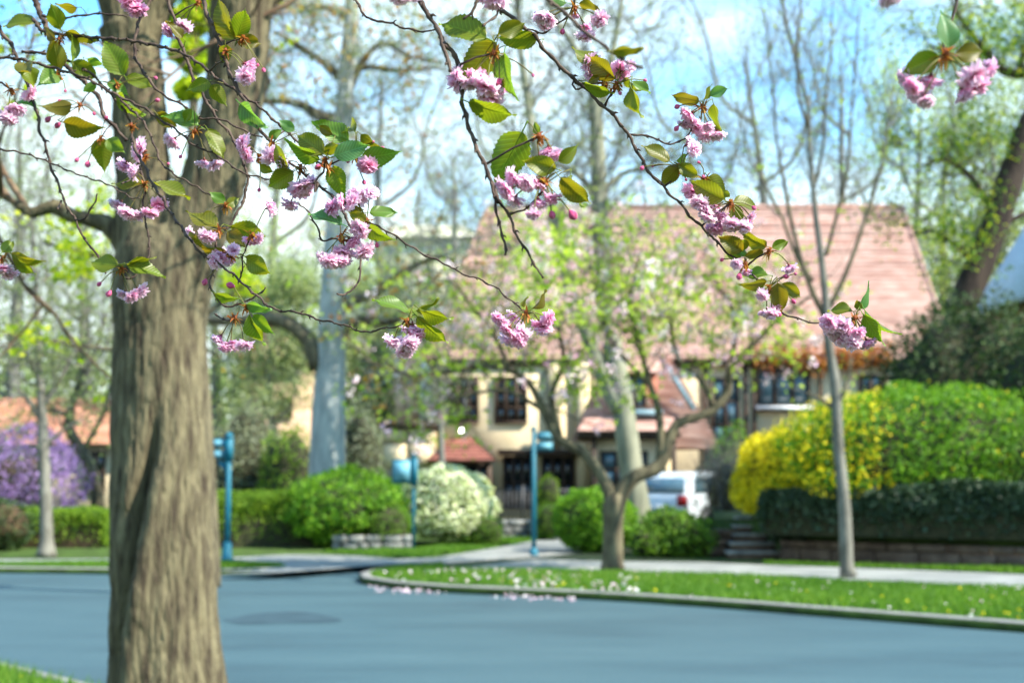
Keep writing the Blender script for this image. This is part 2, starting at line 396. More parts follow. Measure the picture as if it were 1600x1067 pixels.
# ================================================================== ground, road, pavements
def X(px, D, py=740): return P(px, py, D).x
def Z(py, D): return P(800, py, D).z
gr = MB(); gr.poly([(-400, -60, -0.06), (400, -60, -0.06), (400, 700, -0.06), (-400, 700, -0.06)])
tag(gr.build('ground', M['soil']), kind='structure')
rd = MB()
nx_, ny_ = 60, 60
xs = np.linspace(-40, 40, nx_); ys = np.linspace(-6, 46, ny_)
XX_, YY_ = np.meshgrid(xs, ys); V = np.stack([XX_, YY_, 0 * XX_], -1).reshape(-1, 3)
i_ = (np.arange(ny_ - 1)[:, None] * nx_ + np.arange(nx_ - 1)[None, :]).reshape(-1, 1)
rd.add(V, Q=np.concatenate([i_, i_ + 1, i_ + nx_ + 1, i_ + nx_], 1))
tag(rd.build('road', M['asphalt']), kind='structure')
M['road_dark'] = surf('dark_asphalt', (0.022, 0.046, 0.058), (0.034, 0.066, 0.080), 3, 0.7, 0.4)
M['tar'] = surf('crack_tar', (0.012, 0.016, 0.018), (0.02, 0.026, 0.03), 9, 0.4, 0.2)

def gl(rows, z=0.0, step=0.5):
    return [Vector(r) for r in spline([list(G(a, b, z)) for a, b in rows], step)[:, :3]]
def sheet(name, pts, z, mat, thick=0.0):
    mb = MB(); q = [Vector((p[0], p[1], z)) for p in pts]
    if thick: mb.prism([p - Vector((0, 0, thick)) for p in q], Vector((0, 0, thick)))
    else: mb.poly(q)
    bm = bmesh.new(); o = mb.build(name, mat); bm.from_mesh(o.data); bmesh.ops.triangulate(bm, faces=bm.faces[:]); bmesh.ops.recalc_face_normals(bm, faces=bm.faces[:])
    bm.to_mesh(o.data); bm.free()
    return tag(o, kind='structure')
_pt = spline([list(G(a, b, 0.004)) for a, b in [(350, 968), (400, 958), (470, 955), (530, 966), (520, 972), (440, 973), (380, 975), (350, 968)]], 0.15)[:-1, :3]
sheet('road_dark_area', [Vector(p) for p in _pt], 0.004, M['road_dark'])  # flat darker area on the road surface
def crack(rows, w):
    L = spline([list(G(a, b, 0)) for a, b in rows], 0.15)[:, :2]; L = L + rng.normal(size=L.shape) * 0.02
    t = np.gradient(L, axis=0); n = np.stack([-t[:, 1], t[:, 0]], 1); n /= np.linalg.norm(n, axis=1)[:, None]; ww = w * rng.uniform(.4, 1.3, len(L))[:, None]
    a = L + n * ww; b = L - n * ww; mb = MB(); V = np.r_[np.c_[a, np.full(len(a), .0035)], np.c_[b, np.full(len(b), .0035)]]; m = len(L)
    mb.add(V, Q=[[i, i + 1, m + i + 1, m + i] for i in range(m - 1)]); tag(mb.build('sealed_crack', M['tar']), kind='structure')
def ribbon(name, line, w, z0, z1, mat, side=1, joint=1.2):
    """kerb: stones laid along a line, small joints between them"""
    mb = MB(); A = np.array([[p[0], p[1]] for p in line]); d = np.gradient(A, axis=0)
    nrm = np.stack([-d[:, 1], d[:, 0]], 1); nrm /= np.linalg.norm(nrm, axis=1)[:, None]; nrm *= side; n = len(A)
    jz = rng.uniform(-.002, .002, n)
    prof = [(0.0, z0), (0.006, z1 - 0.02), (0.03, z1), (w, z1), (w, z0)]
    V = np.stack([np.c_[A + nrm * o, np.full(n, z) + jz * (z > z0)] for o, z in prof], 1).reshape(-1, 3)
    i = np.arange(n - 1)[:, None] * 5; j = np.arange(4)[None, :]
    mb.add(V, Q=np.stack([i + j, i + j + 1, i + 5 + j + 1, i + 5 + j], -1).reshape(-1, 4))
    return tag(mb.build(name, mat), kind='structure')
TOP = 0.085
# edges of the raised ground (kerb lines), read off the photograph
edgeL = gl([(-900, 889), (-300, 893), (0, 895), (170, 897), (334, 899), (440, 896), (530, 889), (610, 883), (700, 879), (800, 874), (870, 868)])
edgeR = gl([(870, 869), (800, 878), (720, 885), (640, 891), (590, 897), (560, 905), (566, 912), (610, 919), (700, 926), (860, 933), (950, 938), (1100, 948), (1250, 960), (1400, 972), (1600, 988), (2000, 1018), (2900, 1085), (3900, 1160)])
def off(line, d):
    A = np.array([[p[0], p[1]] for p in line]); t = np.gradient(A, axis=0); n = np.stack([-t[:, 1], t[:, 0]], 1); n /= np.linalg.norm(n, axis=1)[:, None]
    return [Vector((*q, 0)) for q in A + n * d]
sheet('verge_ground', edgeL + [Vector((60, 60, 0)), Vector((-80, 60, 0)), Vector((-80, edgeL[0].y, 0))], TOP, M['soil'], 0.10)
sheet('garden_ground', edgeR + [Vector((40, 9, 0)), Vector((60, 60, 0)), Vector((edgeR[0].x + 0.8, 55, 0))], TOP + 0.004, M['soil'], 0.10)
ribbon('kerb', edgeL, 0.16, 0.0, 0.10, M['kerb'])
ribbon('kerb', edgeR, 0.16, 0.0, 0.104, M['kerb'], side=1)
def walk(name, up, lo, z=TOP + 0.012, mat='concrete'):
    a = gl(up, z); b = gl(lo, z)
    return sheet(name, a + b[::-1], z, M[mat])
# left pavement widening into the corner and the drive that climbs behind the island
walk('pavement', [(-700, 874), (0, 873), (170, 872), (340, 871), (450, 866), (560, 868), (650, 873), (760, 858), (845, 843), (905, 838)],
     [(-700, 881), (0, 880), (170, 878), (334, 876), (445, 885), (400, 891), (340, 896), (440, 894), (530, 887), (610, 881), (700, 877.5), (800, 872.5), (868, 867), (915, 862)])
walk('pavement', [(835, 873), (940, 876), (1100, 878), (1190, 882), (1400, 889), (1600, 897), (2000, 913), (2800, 945)],
     [(700, 889), (780, 888.5), (860, 891), (950, 893), (1100, 897), (1330, 906), (1600, 917), (2000, 935), (2800, 975)], z=TOP + 0.016)
# near verge under the big tree
a_, b_ = G(-20, 1046), G(128, 1084); dv = (b_ - a_).normalized()
edgeN = [a_ - dv * 30 + dv * s for s in np.linspace(0, 62, 70)]
sheet('near_verge', [Vector(p) for p in edgeN] + [Vector((20, -8, 0)), Vector((-45, -8, 0)), Vector((-45, 38, 0))], TOP, M['soil'], 0.10)
ribbon('kerb', edgeN, 0.16, 0.0, 0.10, M['kerb'], side=-1)

# ------------------------------------------------------------------ grass blades
def inside(pts, poly):
    x, y = pts[:, 0], pts[:, 1]; c = np.zeros(len(pts), bool); n = len(poly)
    for i in range(n):
        x0, y0 = poly[i][0], poly[i][1]; x1, y1 = poly[(i + 1) % n][0], poly[(i + 1) % n][1]
        cond = ((y0 > y) != (y1 > y)); xi = (x1 - x0) * (y - y0) / ((y1 - y0) + 1e-12) + x0
        c ^= cond & (x < xi)
    return c
def grass(name, poly, n, h=0.07, w=0.012, z=TOP, mat='grass'):
    pl = np.array([[p[0], p[1]] for p in poly]); lo, hi = pl.min(0), pl.max(0)
    pts = rng.uniform(lo, hi, (int(n * 4), 2)); pts = pts[inside(pts, pl)][:n]
    m = len(pts); cl = 0.5 + 0.5 * snoise(np.c_[pts, np.zeros(m)], 1.5, 5)
    hh = h * rng.uniform(0.5, 1.2, m) * (0.7 + 0.7 * cl); an = rng.uniform(0, 6.28, m)
    u = np.stack([np.cos(an), np.sin(an), 0 * an], 1) * w * rng.uniform(0.6, 1.4, m)[:, None]
    b = np.c_[pts, np.full(m, z)]; lean = rng.normal(size=(m, 3)) * 0.35; lean[:, 2] = 1
    t = b + lean * hh[:, None]; Vv = np.stack([b - u, b + u, t], 1).reshape(-1, 3)
    mb = MB(); mb.add(Vv, T=np.arange(3 * m).reshape(-1, 3), a=np.repeat((rng.uniform(0, 1, m) * 0.6 + cl * 0.4).clip(0, 1), 3))
    o = mb.build(name, M[mat])
    return tag(o, kind='stuff')
low_ = [p for p in off(edgeR, 0.18) if p.x < 11 and G(700, 889).x - 0.0 <= p.x + 9 and p.y < G(700, 888).y]
isl = low_ + gl([(700, 889.5), (780, 889), (860, 892), (950, 894.5), (1100, 898), (1330, 907.5), (1600, 919), (2000, 937), (2300, 952)], TOP)[::-1]
tag(grass('grass', isl, 60000, 0.075, 0.012), 'mown green grass of the kerbed strip along the road', 'grass')
tag(grass('grass', gl([(-300, 881), (0, 881.5), (170, 880), (334, 877), (445, 885.5), (400, 888), (334, 889.5), (170, 887.5), (0, 885.7), (-300, 884)], TOP, 2), 20000, 0.07, 0.014), 'green grass wedge round the left sign post beside the corner', 'grass')
tag(grass('grass', gl([(500, 863), (650, 860), (700, 851), (760, 838), (868, 836), (862, 841), (760, 856), (655, 871), (560, 867)], TOP, 2), 16000, 0.08, 0.016), 'sunlit lawn rising below the white flowering bush', 'grass')
tag(grass('grass', gl([(1190, 879), (1400, 885), (1600, 889), (1900, 896), (1900, 908), (1600, 896), (1400, 888.4), (1195, 881.5)], TOP, 2), 9000, 0.07, 0.014), 'narrow grass line between the retaining wall and the pavement', 'grass')
nv = [Vector((p.x, p.y, 0)) - Vector((dv.y, -dv.x, 0)) * -0.22 for p in edgeN if -9 < p.x < -0.5]
nvp = nv + [Vector((-0.5, 6.5, 0)), Vector((-9, 6.5, 0))]
tag(grass('grass', nvp, 70000, 0.10, 0.008), 'shaggy grass of the near verge in the lower left corner', 'grass')
# fallen petals and small wild flowers
def dots(name, poly, n, size, z, mat, label, cat):
    pl = np.array([[p[0], p[1]] for p in poly]); lo, hi = pl.min(0), pl.max(0)
    pts = rng.uniform(lo, hi, (n * 30, 2)); pts = pts[inside(pts, pl)]
    keep = (0.5 + 0.5 * snoise(np.c_[pts, np.zeros(len(pts))], 3.0, 15)) > rng.uniform(0.2, 0.9, len(pts)); pts = pts[keep][:n]
    mb = MB(); p3 = np.c_[pts, z + rng.uniform(0, 0.03, len(pts))]
    for k in range(3):
        leafquads(mb, p3 + rng.normal(size=p3.shape) * [0.015, 0.015, 0.006], size, normals=np.tile([0, 0, 1.4], (len(p3), 1)), aspect=0.9)
    tag(mb.build(name, M[mat]), label, cat, kind='stuff')
dots('fallen_petals', gl([(600, 900), (700, 895), (860, 895), (1000, 898), (1000, 930), (860, 926), (700, 920), (610, 912)], TOP, 2), 120, 0.042, TOP + 0.05, 'petals', 'pink and white petals fallen on the grass strip under the blossoming tree', 'petals')
dots('fallen_petals', gl([(570, 917), (700, 927), (900, 936), (900, 942), (760, 934), (590, 926)], 0.004, 2), 110, 0.03, 0.012, 'petals', 'pink petals washed along the gutter of the kerb', 'petals')
dots('daisies', gl([(1000, 900), (1330, 912), (1600, 925), (1600, 975), (1300, 955), (1000, 935)], TOP, 2), 34, 0.028, TOP + 0.05, 'petals', 'white daisies dotting the grass strip below the slender tree', 'daisies')
dots('dandelions', gl([(700, 905), (1100, 910), (1600, 930), (1600, 978), (1250, 950), (700, 915)], TOP, 2), 26, 0.03, TOP + 0.05, 'lf_forsythia', 'yellow dandelions in the grass strip', 'dandelions')
dots('dandelions', nvp, 60, 0.03, TOP + 0.08, 'lf_forsythia', 'yellow dandelions in the near verge', 'dandelions')

# ================================================================== bushes and hedges
def bush(name, label, box, D, dr, leaf, n=5000, size=0.06, core='core', flowers=None, rough=0.14, group=None, z0=None, cat='bush', expo=2.3, seed=0, stems=0, flat=0.0, inner=0.86):
    x0, y0, x1, y1 = box
    a = P(x0, (y0 + y1) / 2, D); b = P(x1, (y0 + y1) / 2, D)
    cx = (a.x + b.x) / 2; rx = (b.x - a.x) / 2; zt = Z(y0, D); zb = z0 if z0 is not None else max(TOP, Z(y1, D))
    cz = zb + (zt - zb) * (0.42 + flat); rz = zt - cz; rzb = cz - zb
    root = thing(name, label, cat, group)
    def surfp(m, shell):
        d = rng.normal(size=(m, 3)); d /= np.linalg.norm(d, axis=1)[:, None]
        q = np.abs(d) ** expo; d = d / (q.sum(1) ** (1 / expo))[:, None]
        nzv = 1 + rough * snoise(d, 3.2, 40 + seed) + (0.05 + rough * 0.35) * snoise(d, 13, 41 + seed, 2)
        s = nzv * shell
        return np.c_[cx + d[:, 0] * rx * s, D + d[:, 1] * dr * s, cz + d[:, 2] * np.where(d[:, 2] > 0, rz, rzb) * s], d
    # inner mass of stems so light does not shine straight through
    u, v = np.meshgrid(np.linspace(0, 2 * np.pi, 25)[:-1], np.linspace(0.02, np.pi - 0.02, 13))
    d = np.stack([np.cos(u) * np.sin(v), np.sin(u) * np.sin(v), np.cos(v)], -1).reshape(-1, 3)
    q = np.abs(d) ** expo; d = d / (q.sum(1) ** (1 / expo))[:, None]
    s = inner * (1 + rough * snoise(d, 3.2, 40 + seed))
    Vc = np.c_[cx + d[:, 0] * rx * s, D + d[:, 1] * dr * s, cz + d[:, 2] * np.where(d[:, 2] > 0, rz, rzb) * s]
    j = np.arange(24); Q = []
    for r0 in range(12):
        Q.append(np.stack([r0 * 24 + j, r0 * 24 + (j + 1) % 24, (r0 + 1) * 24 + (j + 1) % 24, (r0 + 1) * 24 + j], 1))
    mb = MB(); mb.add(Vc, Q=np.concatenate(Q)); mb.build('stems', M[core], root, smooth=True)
    pts, dn = surfp(n, rng.uniform(0.84, 1.07, n) ** 1.0)
    ok = (pts[:, 2] > zb - 0.02) & (snoise(dn * [rx, dr, rz] , 9.0, 90 + seed, 2) > rng.uniform(-1.1, 0.1, len(pts))); pts, dn = pts[ok], dn[ok]
    f = MB(); leafquads(f, pts, size, normals=dn * 0.9); tag(f.build('foliage', M[leaf], root), kind='stuff')
    if flowers:
        fm, fn, fs, fsel = flowers
        pts, dn = surfp(fn, rng.uniform(0.97, 1.1, fn)); ok = (pts[:, 2] > zb)
        if fsel is not None: ok &= fsel((pts - [cx, D, zb]) / [rx, dr, zt - zb])
        f = MB(); leafquads(f, pts[ok], fs, normals=dn[ok] * 1.2, aspect=0.85)
        tag(f.build('blossom', M[fm], root), kind='stuff')
    if stems:
        s_ = MB(); tips = []
        for k in range(stems):
            an = rng.uniform(0, 6.28); st = np.array([cx + math.cos(an) * rx * 0.3, D + math.sin(an) * dr * 0.3, zb])
            dd = np.array([math.cos(an) * 0.5 * rx / (zt - zb), math.sin(an) * 0.5, 1.0])
            twig(s_, st, dd, (zt - zb) * 0.60, 0.016, 2, 0.6, tips, 0.5, kids=(3, 5))
        tag(s_.build('twig', M['bark_twig'], root), kind='stuff')
    settle(root, (cx, D, zb)); return root
def hedge(name, label, pxs, pxe, Ds, De, ytop, z0, depth, leaf, n, size, core='core', seed=0, cat='hedge', toproll=0.06):
    """clipped hedge running from (pxs,Ds) to (pxe,De); leaves over top, face and ends"""
    root = thing(name, label, cat)
    A = np.array([X(pxs, Ds), Ds]); B = np.array([X(pxe, De), De]); t = B - A; L = np.linalg.norm(t); t /= L; nn = np.array([-t[1], t[0]])
    za, zb = Z(ytop[0], Ds), Z(ytop[1], De)
    def place(s, v, w):   # s along, v 0..1 across the rounded section, w shell
        h = za + (zb - za) * s - z0
        ang = v * np.pi; ex = 0.42
        cx = -np.cos(ang); cz = np.sin(ang)
        px = np.sign(cx) * np.abs(cx) ** ex * depth / 2; pz = np.abs(cz) ** ex * h
        q = np.stack([s * 4, v * 3, w * 0], 1)
        bump = 1 + toproll * snoise(np.stack([s * L, v * 3, 0 * s], 1), 1.6, 60 + seed)
        xy = A + t * (s * L)[:, None] + nn * (px * w * bump)[:, None]
        return np.c_[xy, z0 + pz * w * bump], np.c_[nn * (cx)[:, None], cz]
    s, v = np.meshgrid(np.linspace(0.01, 0.99, 30), np.linspace(0, 1, 15)); s = s.ravel(); v = v.ravel()
    Vc, _ = place(s, v, np.full(len(s), 0.9)); Q = []
    for r0 in range(14):
        j = np.arange(29); Q.append(np.stack([r0 * 30 + j, r0 * 30 + j + 1, (r0 + 1) * 30 + j + 1, (r0 + 1) * 30 + j], 1))
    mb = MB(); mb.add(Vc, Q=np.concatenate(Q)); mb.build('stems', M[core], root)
    # bias samples to the top and the side that faces the road
    s = rng.uniform(0, 1, n); v = np.concatenate([rng.uniform(0.0, 1, n // 2), rng.beta(1.2, 1.2, n - n // 2) * 0.8 + 0.1])
    pts, dn = place(s, v, rng.uniform(0.9, 1.05, n) * (1 + .05 * snoise(np.stack([s * L, v * 3, 0 * s], 1), 7.0, 77 + seed, 2)))
    ok = snoise(pts, 6.0, 78 + seed, 2) > rng.uniform(-1.2, 0.05, len(pts)); pts, dn = pts[ok], dn[ok]
    f = MB(); leafquads(f, pts, size, normals=dn * 1.1)
    for e in (0, 1):                           # ends
        m = n // 12; v = rng.uniform(0, 1, m); w = np.sqrt(rng.uniform(0, 1, m)); p, _ = place(np.full(m, float(e)), v, w)
        leafquads(f, p + rng.normal(size=p.shape) * 0.03, size, normals=np.tile(np.r_[t * (2 * e - 1), 0.2], (m, 1)))
    tag(f.build('foliage', M[leaf], root), kind='stuff')
    settle(root, (A[0], A[1], z0)); return root

hedge('clipped_hedge', 'long low clipped hedge with brown face left of the thick trunk', -260, 178, 30.5, 30.0, (800, 794), TOP, 1.2, 'lf_hedge', 26000, 0.06, 'core_brown', 1)
hedge('clipped_hedge', 'bright topped clipped hedge behind the left blue sign post', 325, 500, 30.0, 30.4, (771, 764), TOP, 1.3, 'lf_hedge', 17000, 0.06, 'core', 2)
bush('dark_shrub', 'dark low shrub at the far left end of the clipped hedge', (-60, 778, 48, 872), 28.6, 0.9, 'lf_dark', 3500, 0.07, 'core_brown', seed=2)
bush('round_bush', 'wide bright green bush joining the hedge, left of the white bush', (452, 738, 640, 862), 30.2, 1.3, 'lf_bright', 15000, 0.09, seed=3, rough=0.2)
bush('low_shrub', 'small yellowish shrub tucked under the wide bright bush', (560, 785, 640, 850), 29.4, 0.5, 'lf_box', 2500, 0.06, seed=4)
bush('white_azalea', 'round bush covered in creamy white blossom beside the small sign', (632, 734, 770, 845), 31.0, 1.1, 'lf_box', 4000, 0.07, seed=5, flowers=('lf_white', 9000, 0.075, lambda q: q[:, 2] > 0.12))
bush('boxwood', 'small square boxwood right of the white blossoming bush', (734, 808, 786, 852), 30.4, 0.35, 'lf_box', 1800, 0.05, expo=4, seed=6)
bush('boxwood', 'clipped boxwood block behind the middle sign post', (838, 786, 885, 838), 33.0, 0.5, 'lf_box', 1800, 0.05, expo=4, seed=7)
bush('shrub', 'blue green upright shrub against the dark doorway', (838, 742, 874, 800), 38, 0.4, 'lf_hedge', 1200, 0.06, seed=8)
bush('round_bush', 'bright green ball bush behind the blossoming tree trunk', (868, 764, 994, 870), 28.0, 0.8, 'lf_bright', 12000, 0.075, expo=2.1, seed=9)
bush('bare_shrub', 'grey twiggy bare shrub behind the white car', (1078, 690, 1200, 830), 34.0, 1.0, 'lf_grey', 3000, 0.045, 'core_brown', seed=10, stems=70, inner=0.55, rough=0.2)
bush('leafy_shrub', 'loose leafy green shrub left of the stone steps', (1000, 796, 1108, 880), 26.6, 0.8, 'lf_box', 4200, 0.085, seed=11, rough=0.3)
bush('leafy_shrub', 'small sprawling plant between the ball bush and the leafy shrub', (985, 822, 1040, 880), 26.4, 0.5, 'lf_box', 1300, 0.08, seed=12, rough=0.3)
bush('forsythia', 'golden yellow forsythia in full bloom at the hedge end', (1150, 682, 1330, 838), 26.4, 1.2, 'lf_box', 5000, 0.07, seed=13, rough=0.18, z0=0.5, flat=0.05, flowers=('lf_forsythia', 15000, 0.062, lambda q: (q[:, 0] + 0.25 * snoise(q, 3, 3) < 0.45) & (q[:, 2] > 0.28 + 0.15 * snoise(q, 5, 8))))
bush('big_hedge', 'huge rounded bright green hedge mound at the right', (1205, 606, 1720, 860), 25.6, 1.9, 'lf_bright', 46000, 0.08, seed=14, rough=0.09, z0=0.6, expo=2.05, flowers=('lf_forsythia', 15000, 0.055, lambda q: ((q[:, 0] + 0.28 * snoise(q, 4, 3) < -0.42) & (q[:, 2] > 0.25 + .15 * snoise(q, 6, 9))) | (rng.uniform(0, 1, len(q)) < 0.035)))
bush('big_hedge', 'shaded green hedge running out of the frame at the right edge', (1500, 652, 1980, 860), 24.8, 1.8, 'lf_box', 22000, 0.065, seed=15, rough=0.10, z0=0.6, expo=2.6)
hedge('ivy_bank', 'dark glossy ivy hanging over the brown retaining wall', 1205, 1760, 25.4, 22.4, (768, 748), 0.55, 1.1, 'lf_ivy', 26000, 0.10, 'core', 4, cat='ivy', toproll=0.12)
bush('ivy_bank', 'small ivy mound beside the top of the stone steps', (1200, 765, 1268, 868), 25.8, 0.6, 'lf_ivy', 2600, 0.09, seed=17, z0=0.3)
bush('evergreen_bush', 'tall dark evergreen above the hedge at the right', (1384, 462, 1650, 700), 29.0, 1.8, 'lf_dark', 17000, 0.10, seed=18, rough=0.25, z0=0.6, cat='shrub')
bush('evergreen_bush', 'dark evergreen filling the right edge below the pale gable', (1530, 440, 1900, 700), 26.5, 1.6, 'lf_dark', 14000, 0.10, seed=19, rough=0.22, z0=0.6, cat='shrub')
bush('redbud_shrub', 'purple flowering shrub at the far left behind the hedge', (-70, 672, 128, 810), 33.0, 1.2, 'lf_grey', 1500, 0.06, 'core_brown', seed=20, stems=25, inner=0.5, rough=0.25, flowers=('lf_purple', 9000, 0.065, None))
bush('green_shrub', 'dull green shrub mass right of the thick trunk behind the hedge', (320, 640, 440, 790), 38.0, 1.5, 'lf_grey', 5000, 0.10, seed=21, rough=0.3, z0=TOP)
bush('green_shrub', 'mottled green shrub below the grey tree, left of its trunk', (400, 668, 500, 780), 36.0, 1.3, 'lf_hedge', 4500, 0.09, seed=22, rough=0.3, z0=TOP)
bush('green_shrub', 'mottled green shrub between the grey tree and the low wing', (520, 650, 604, 770), 38.5, 1.3, 'lf_grey', 4500, 0.09, seed=23, rough=0.3, z0=TOP)
bush('green_shrub', 'yellowish foundation shrub beneath the half timbered windows', (1108, 665, 1178, 730), 40.5, 0.6, 'lf_bright', 1800, 0.09, seed=24, rough=0.3, z0=0.6)

# ------------------------------------------------------------------ stone walls and steps
def stone_wall(name, label, pa, pb, Da, Db, z0, z1, thick, mat, course=0.14, cat='wall'):
    root = thing(name, label, cat)
    A = Vector((X(pa, Da), Da, 0)); B = Vector((X(pb, Db), Db, 0)); t = (B - A); L = t.length; t.normalize(); ang = math.atan2(t.y, t.x)
    Mx = Matrix.Translation(A) @ Matrix.Rotation(ang, 4, 'Z')
    mb = MB(); mb.box(0.02, L - 0.02, 0.05, thick - 0.03, z0, z1 - 0.03, Mx); mb.build('mortar', M['earth'], root)
    z = z0
    r2 = random.Random(3)
    while z < z1 - 0.05:
        h = min(course * r2.uniform(0.8, 1.3), z1 - z); x = -r2.uniform(0, 0.2)
        while x < L:
            w = course * r2.uniform(1.4, 3.2); x1 = min(x + w, L)
            xa = max(x, 0)
            if x1 - xa > 0.05:
                s = MB(); pr = r2.uniform(0, 0.05)
                s.box(xa + 0.012, x1 - 0.012, -pr, thick - 0.06 if z + h >= z1 - 0.06 else 0.12, z + 0.01, z + h - 0.008, Mx)
                o = s.build('stone', M[mat], root); bv = o.modifiers.new('b', 'BEVEL'); bv.width = 0.018; bv.segments = 1
            x = x1
        z += h
    settle(root, tuple(Mx @ Vector((0, 0, z0)))); return root
stone_wall('low_stone_wall', 'low grey dry stone wall below the wide bright bush', 520, 648, 28.9, 29.0, TOP, Z(834, 28.9), 0.35, 'stone')
stone_wall('low_stone_wall', 'pale stone wall behind the boxwood, by the drive', 780, 842, 33.2, 33.4, TOP, Z(812, 33.2), 0.35, 'stone')
stone_wall('retaining_wall', 'brown stone retaining wall under the ivy along the pavement', 1216, 1780, 25.4, 21.7, TOP, Z(846, 24.6), 0.4, 'stone_brown', 0.24)
stone_wall('step_wall', 'short stone cheek wall left of the steps', 1100, 1150, 26.2, 26.5, TOP, Z(827, 26.3), 0.5, 'stone_brown', 0.2)
st = thing('stone_steps', 'stone steps climbing between the cheek wall and the ivy', 'steps')
x0, x1 = X(1132, 26), X(1213, 26); zz = TOP
for k in range(5):
    mb = MB(); y = 25.6 + 0.36 * k
    sx = k * 0.10
    mb.box(x0 + sx, x1, y, y + 0.42, zz, zz + 0.085, None); mb.build('riser', M['stone_brown'], st)
    mb = MB(); mb.box(x0 + sx - 0.03, x1 + 0.02, y - 0.04, y + 0.40, zz + 0.088, zz + 0.14, None)
    o = mb.build('tread', M['stone'], st); bv = o.modifiers.new('b', 'BEVEL'); bv.width = 0.01
    zz += 0.142
settle(st, ((x0 + x1) / 2, 25.6, TOP))
# raised garden behind the steps and the retaining wall
gp = [Vector((X(1115, 27.4), 27.5, 0)), Vector((X(1216, 26.0), 26.1, 0)), Vector((X(1216, 25.4), 25.7, 0)), Vector((X(1780, 21.7), 22.1, 0)), Vector((25, 22, 0)), Vector((30, 55, 0)), Vector((X(1115, 42), 42, 0))]
sheet('upper_garden', gp, 0.74, M['soil'], 0.66)

# ------------------------------------------------------------------ street sign posts
def post(label, px, D, ytop, rad, name='sign_post'):
    root = thing(name, label, 'sign post', 'teal sign posts at the corner')
    zt = Z(ytop, D); x = X(px, D, 800); mb = MB()
    mb.tube([(x, D, TOP), (x, D, zt)], [rad, rad * 0.9], 12); mb.build('pole', M['teal'], root, smooth=True)
    return root, x, zt
D1 = G(357, 887).y
r1, x1, z1 = post('thick teal sign post with a flared foot right of the big trunk', 356, D1, 684, 0.050)
mb = MB(); mb.tube([(x1, D1, TOP), (x1, D1, TOP + 0.06), (x1, D1, TOP + 0.10), (x1, D1, TOP + 0.32), (x1, D1, TOP + 0.36)], [0.14, 0.13, 0.085, 0.075, 0.06], 14); mb.build('foot', M['teal'], r1, smooth=True)
mb = MB(); mb.tube([(x1, D1, z1), (x1, D1, z1 + 0.03), (x1, D1, z1 + 0.07), (x1, D1, z1 + 0.10)], [0.07, 0.075, 0.05, 0.012], 12); mb.build('finial', M['teal'], r1, smooth=True)
for k, (zz0, zz1) in enumerate(((z1 - 0.17, z1 - 0.02), (z1 - 0.36, z1 - 0.21))):
    mb = MB(); mb.box(x1 - 0.36, x1 - 0.06, D1 - 0.012, D1 + 0.012, zz0, zz1); b_ = mb.build('name_plate', M['teal'], r1)
    mb = MB(); mb.box(x1 - 0.345, x1 - 0.08, D1 - 0.019, D1 - 0.0145, zz0 + 0.022, zz1 - 0.022); mb.build('plate_face', M['teal_pale'], b_)
mb = MB(); mb.prism([Vector((x1 - 0.055, D1 - 0.01, z1 - 0.40)), Vector((x1 - 0.055, D1 - 0.01, z1 - 0.62)), Vector((x1 - 0.20, D1 - 0.01, z1 - 0.40))], Vector((0, 0.02, 0))); mb.build('bracket', M['teal'], r1)
mb = MB(); mb.box(x1 - 0.066, x1 + 0.066, D1 - 0.05, D1 + 0.05, z1 - 0.40, z1 - 0.01); mb.build('collar', M['teal'], r1)
settle(r1, (x1, D1, TOP))
D2 = G(647, 868).y
r2_, x2, z2 = post('thin teal post carrying a small boxed notice in front of the white bush', 646, D2, 714, 0.032)
mb = MB(); mb.box(x2 - 0.42, x2 - 0.045, D2 - 0.05, D2 + 0.05, z2 - 0.52, z2 - 0.04); b_ = mb.build('notice_box', M['teal'], r2_)
mb = MB(); mb.box(x2 - 0.395, x2 - 0.07, D2 - 0.062, D2 - 0.053, z2 - 0.46, z2 - 0.09); mb.build('notice_face', M['teal_pale'], b_)
mb = MB(); mb.box(x2 - 0.045, x2 + 0.13 - 0.05, D2 - 0.06, D2 + 0.06, z2 - 0.56, z2 - 0.02); mb.build('collar', M['teal'], r2_)
mb = MB(); mb.tube([(x2, D2, z2), (x2, D2, z2 + 0.05), (x2, D2, z2 + 0.10)], [0.05, 0.04, 0.008], 10); mb.build('finial', M['teal'], r2_, smooth=True)
settle(r2_, (x2, D2, TOP))
D3 = G(838, 876).y
r3, x3, z3 = post('tall teal post with name plates pointing right in front of the house doors', 834, D3, 672, 0.045)
mb = MB(); mb.tube([(x3, D3, z3), (x3, D3, z3 + 0.03), (x3, D3, z3 + 0.08)], [0.055, 0.055, 0.01], 12); mb.build('finial', M['teal'], r3, smooth=True)
for k, (w, zz0, zz1) in enumerate(((0.50, z3 - 0.19, z3 - 0.03), (0.36, z3 - 0.38, z3 - 0.22))):
    mb = MB(); mb.box(x3 + 0.048, x3 + w, D3 - 0.012, D3 + 0.012, zz0, zz1); b_ = mb.build('name_plate', M['teal'], r3)
    mb = MB(); mb.box(x3 + 0.08, x3 + w - 0.03, D3 - 0.019, D3 - 0.0145, zz0 + 0.025, zz1 - 0.025); mb.build('plate_face', M['teal_pale'], b_)
mb = MB(); mb.tube([(x3, D3, TOP), (x3, D3, TOP + 0.05), (x3, D3, TOP + 0.16)], [0.085, 0.08, 0.05], 12); mb.build('foot', M['teal'], r3, smooth=True)
settle(r3, (x3, D3, TOP))
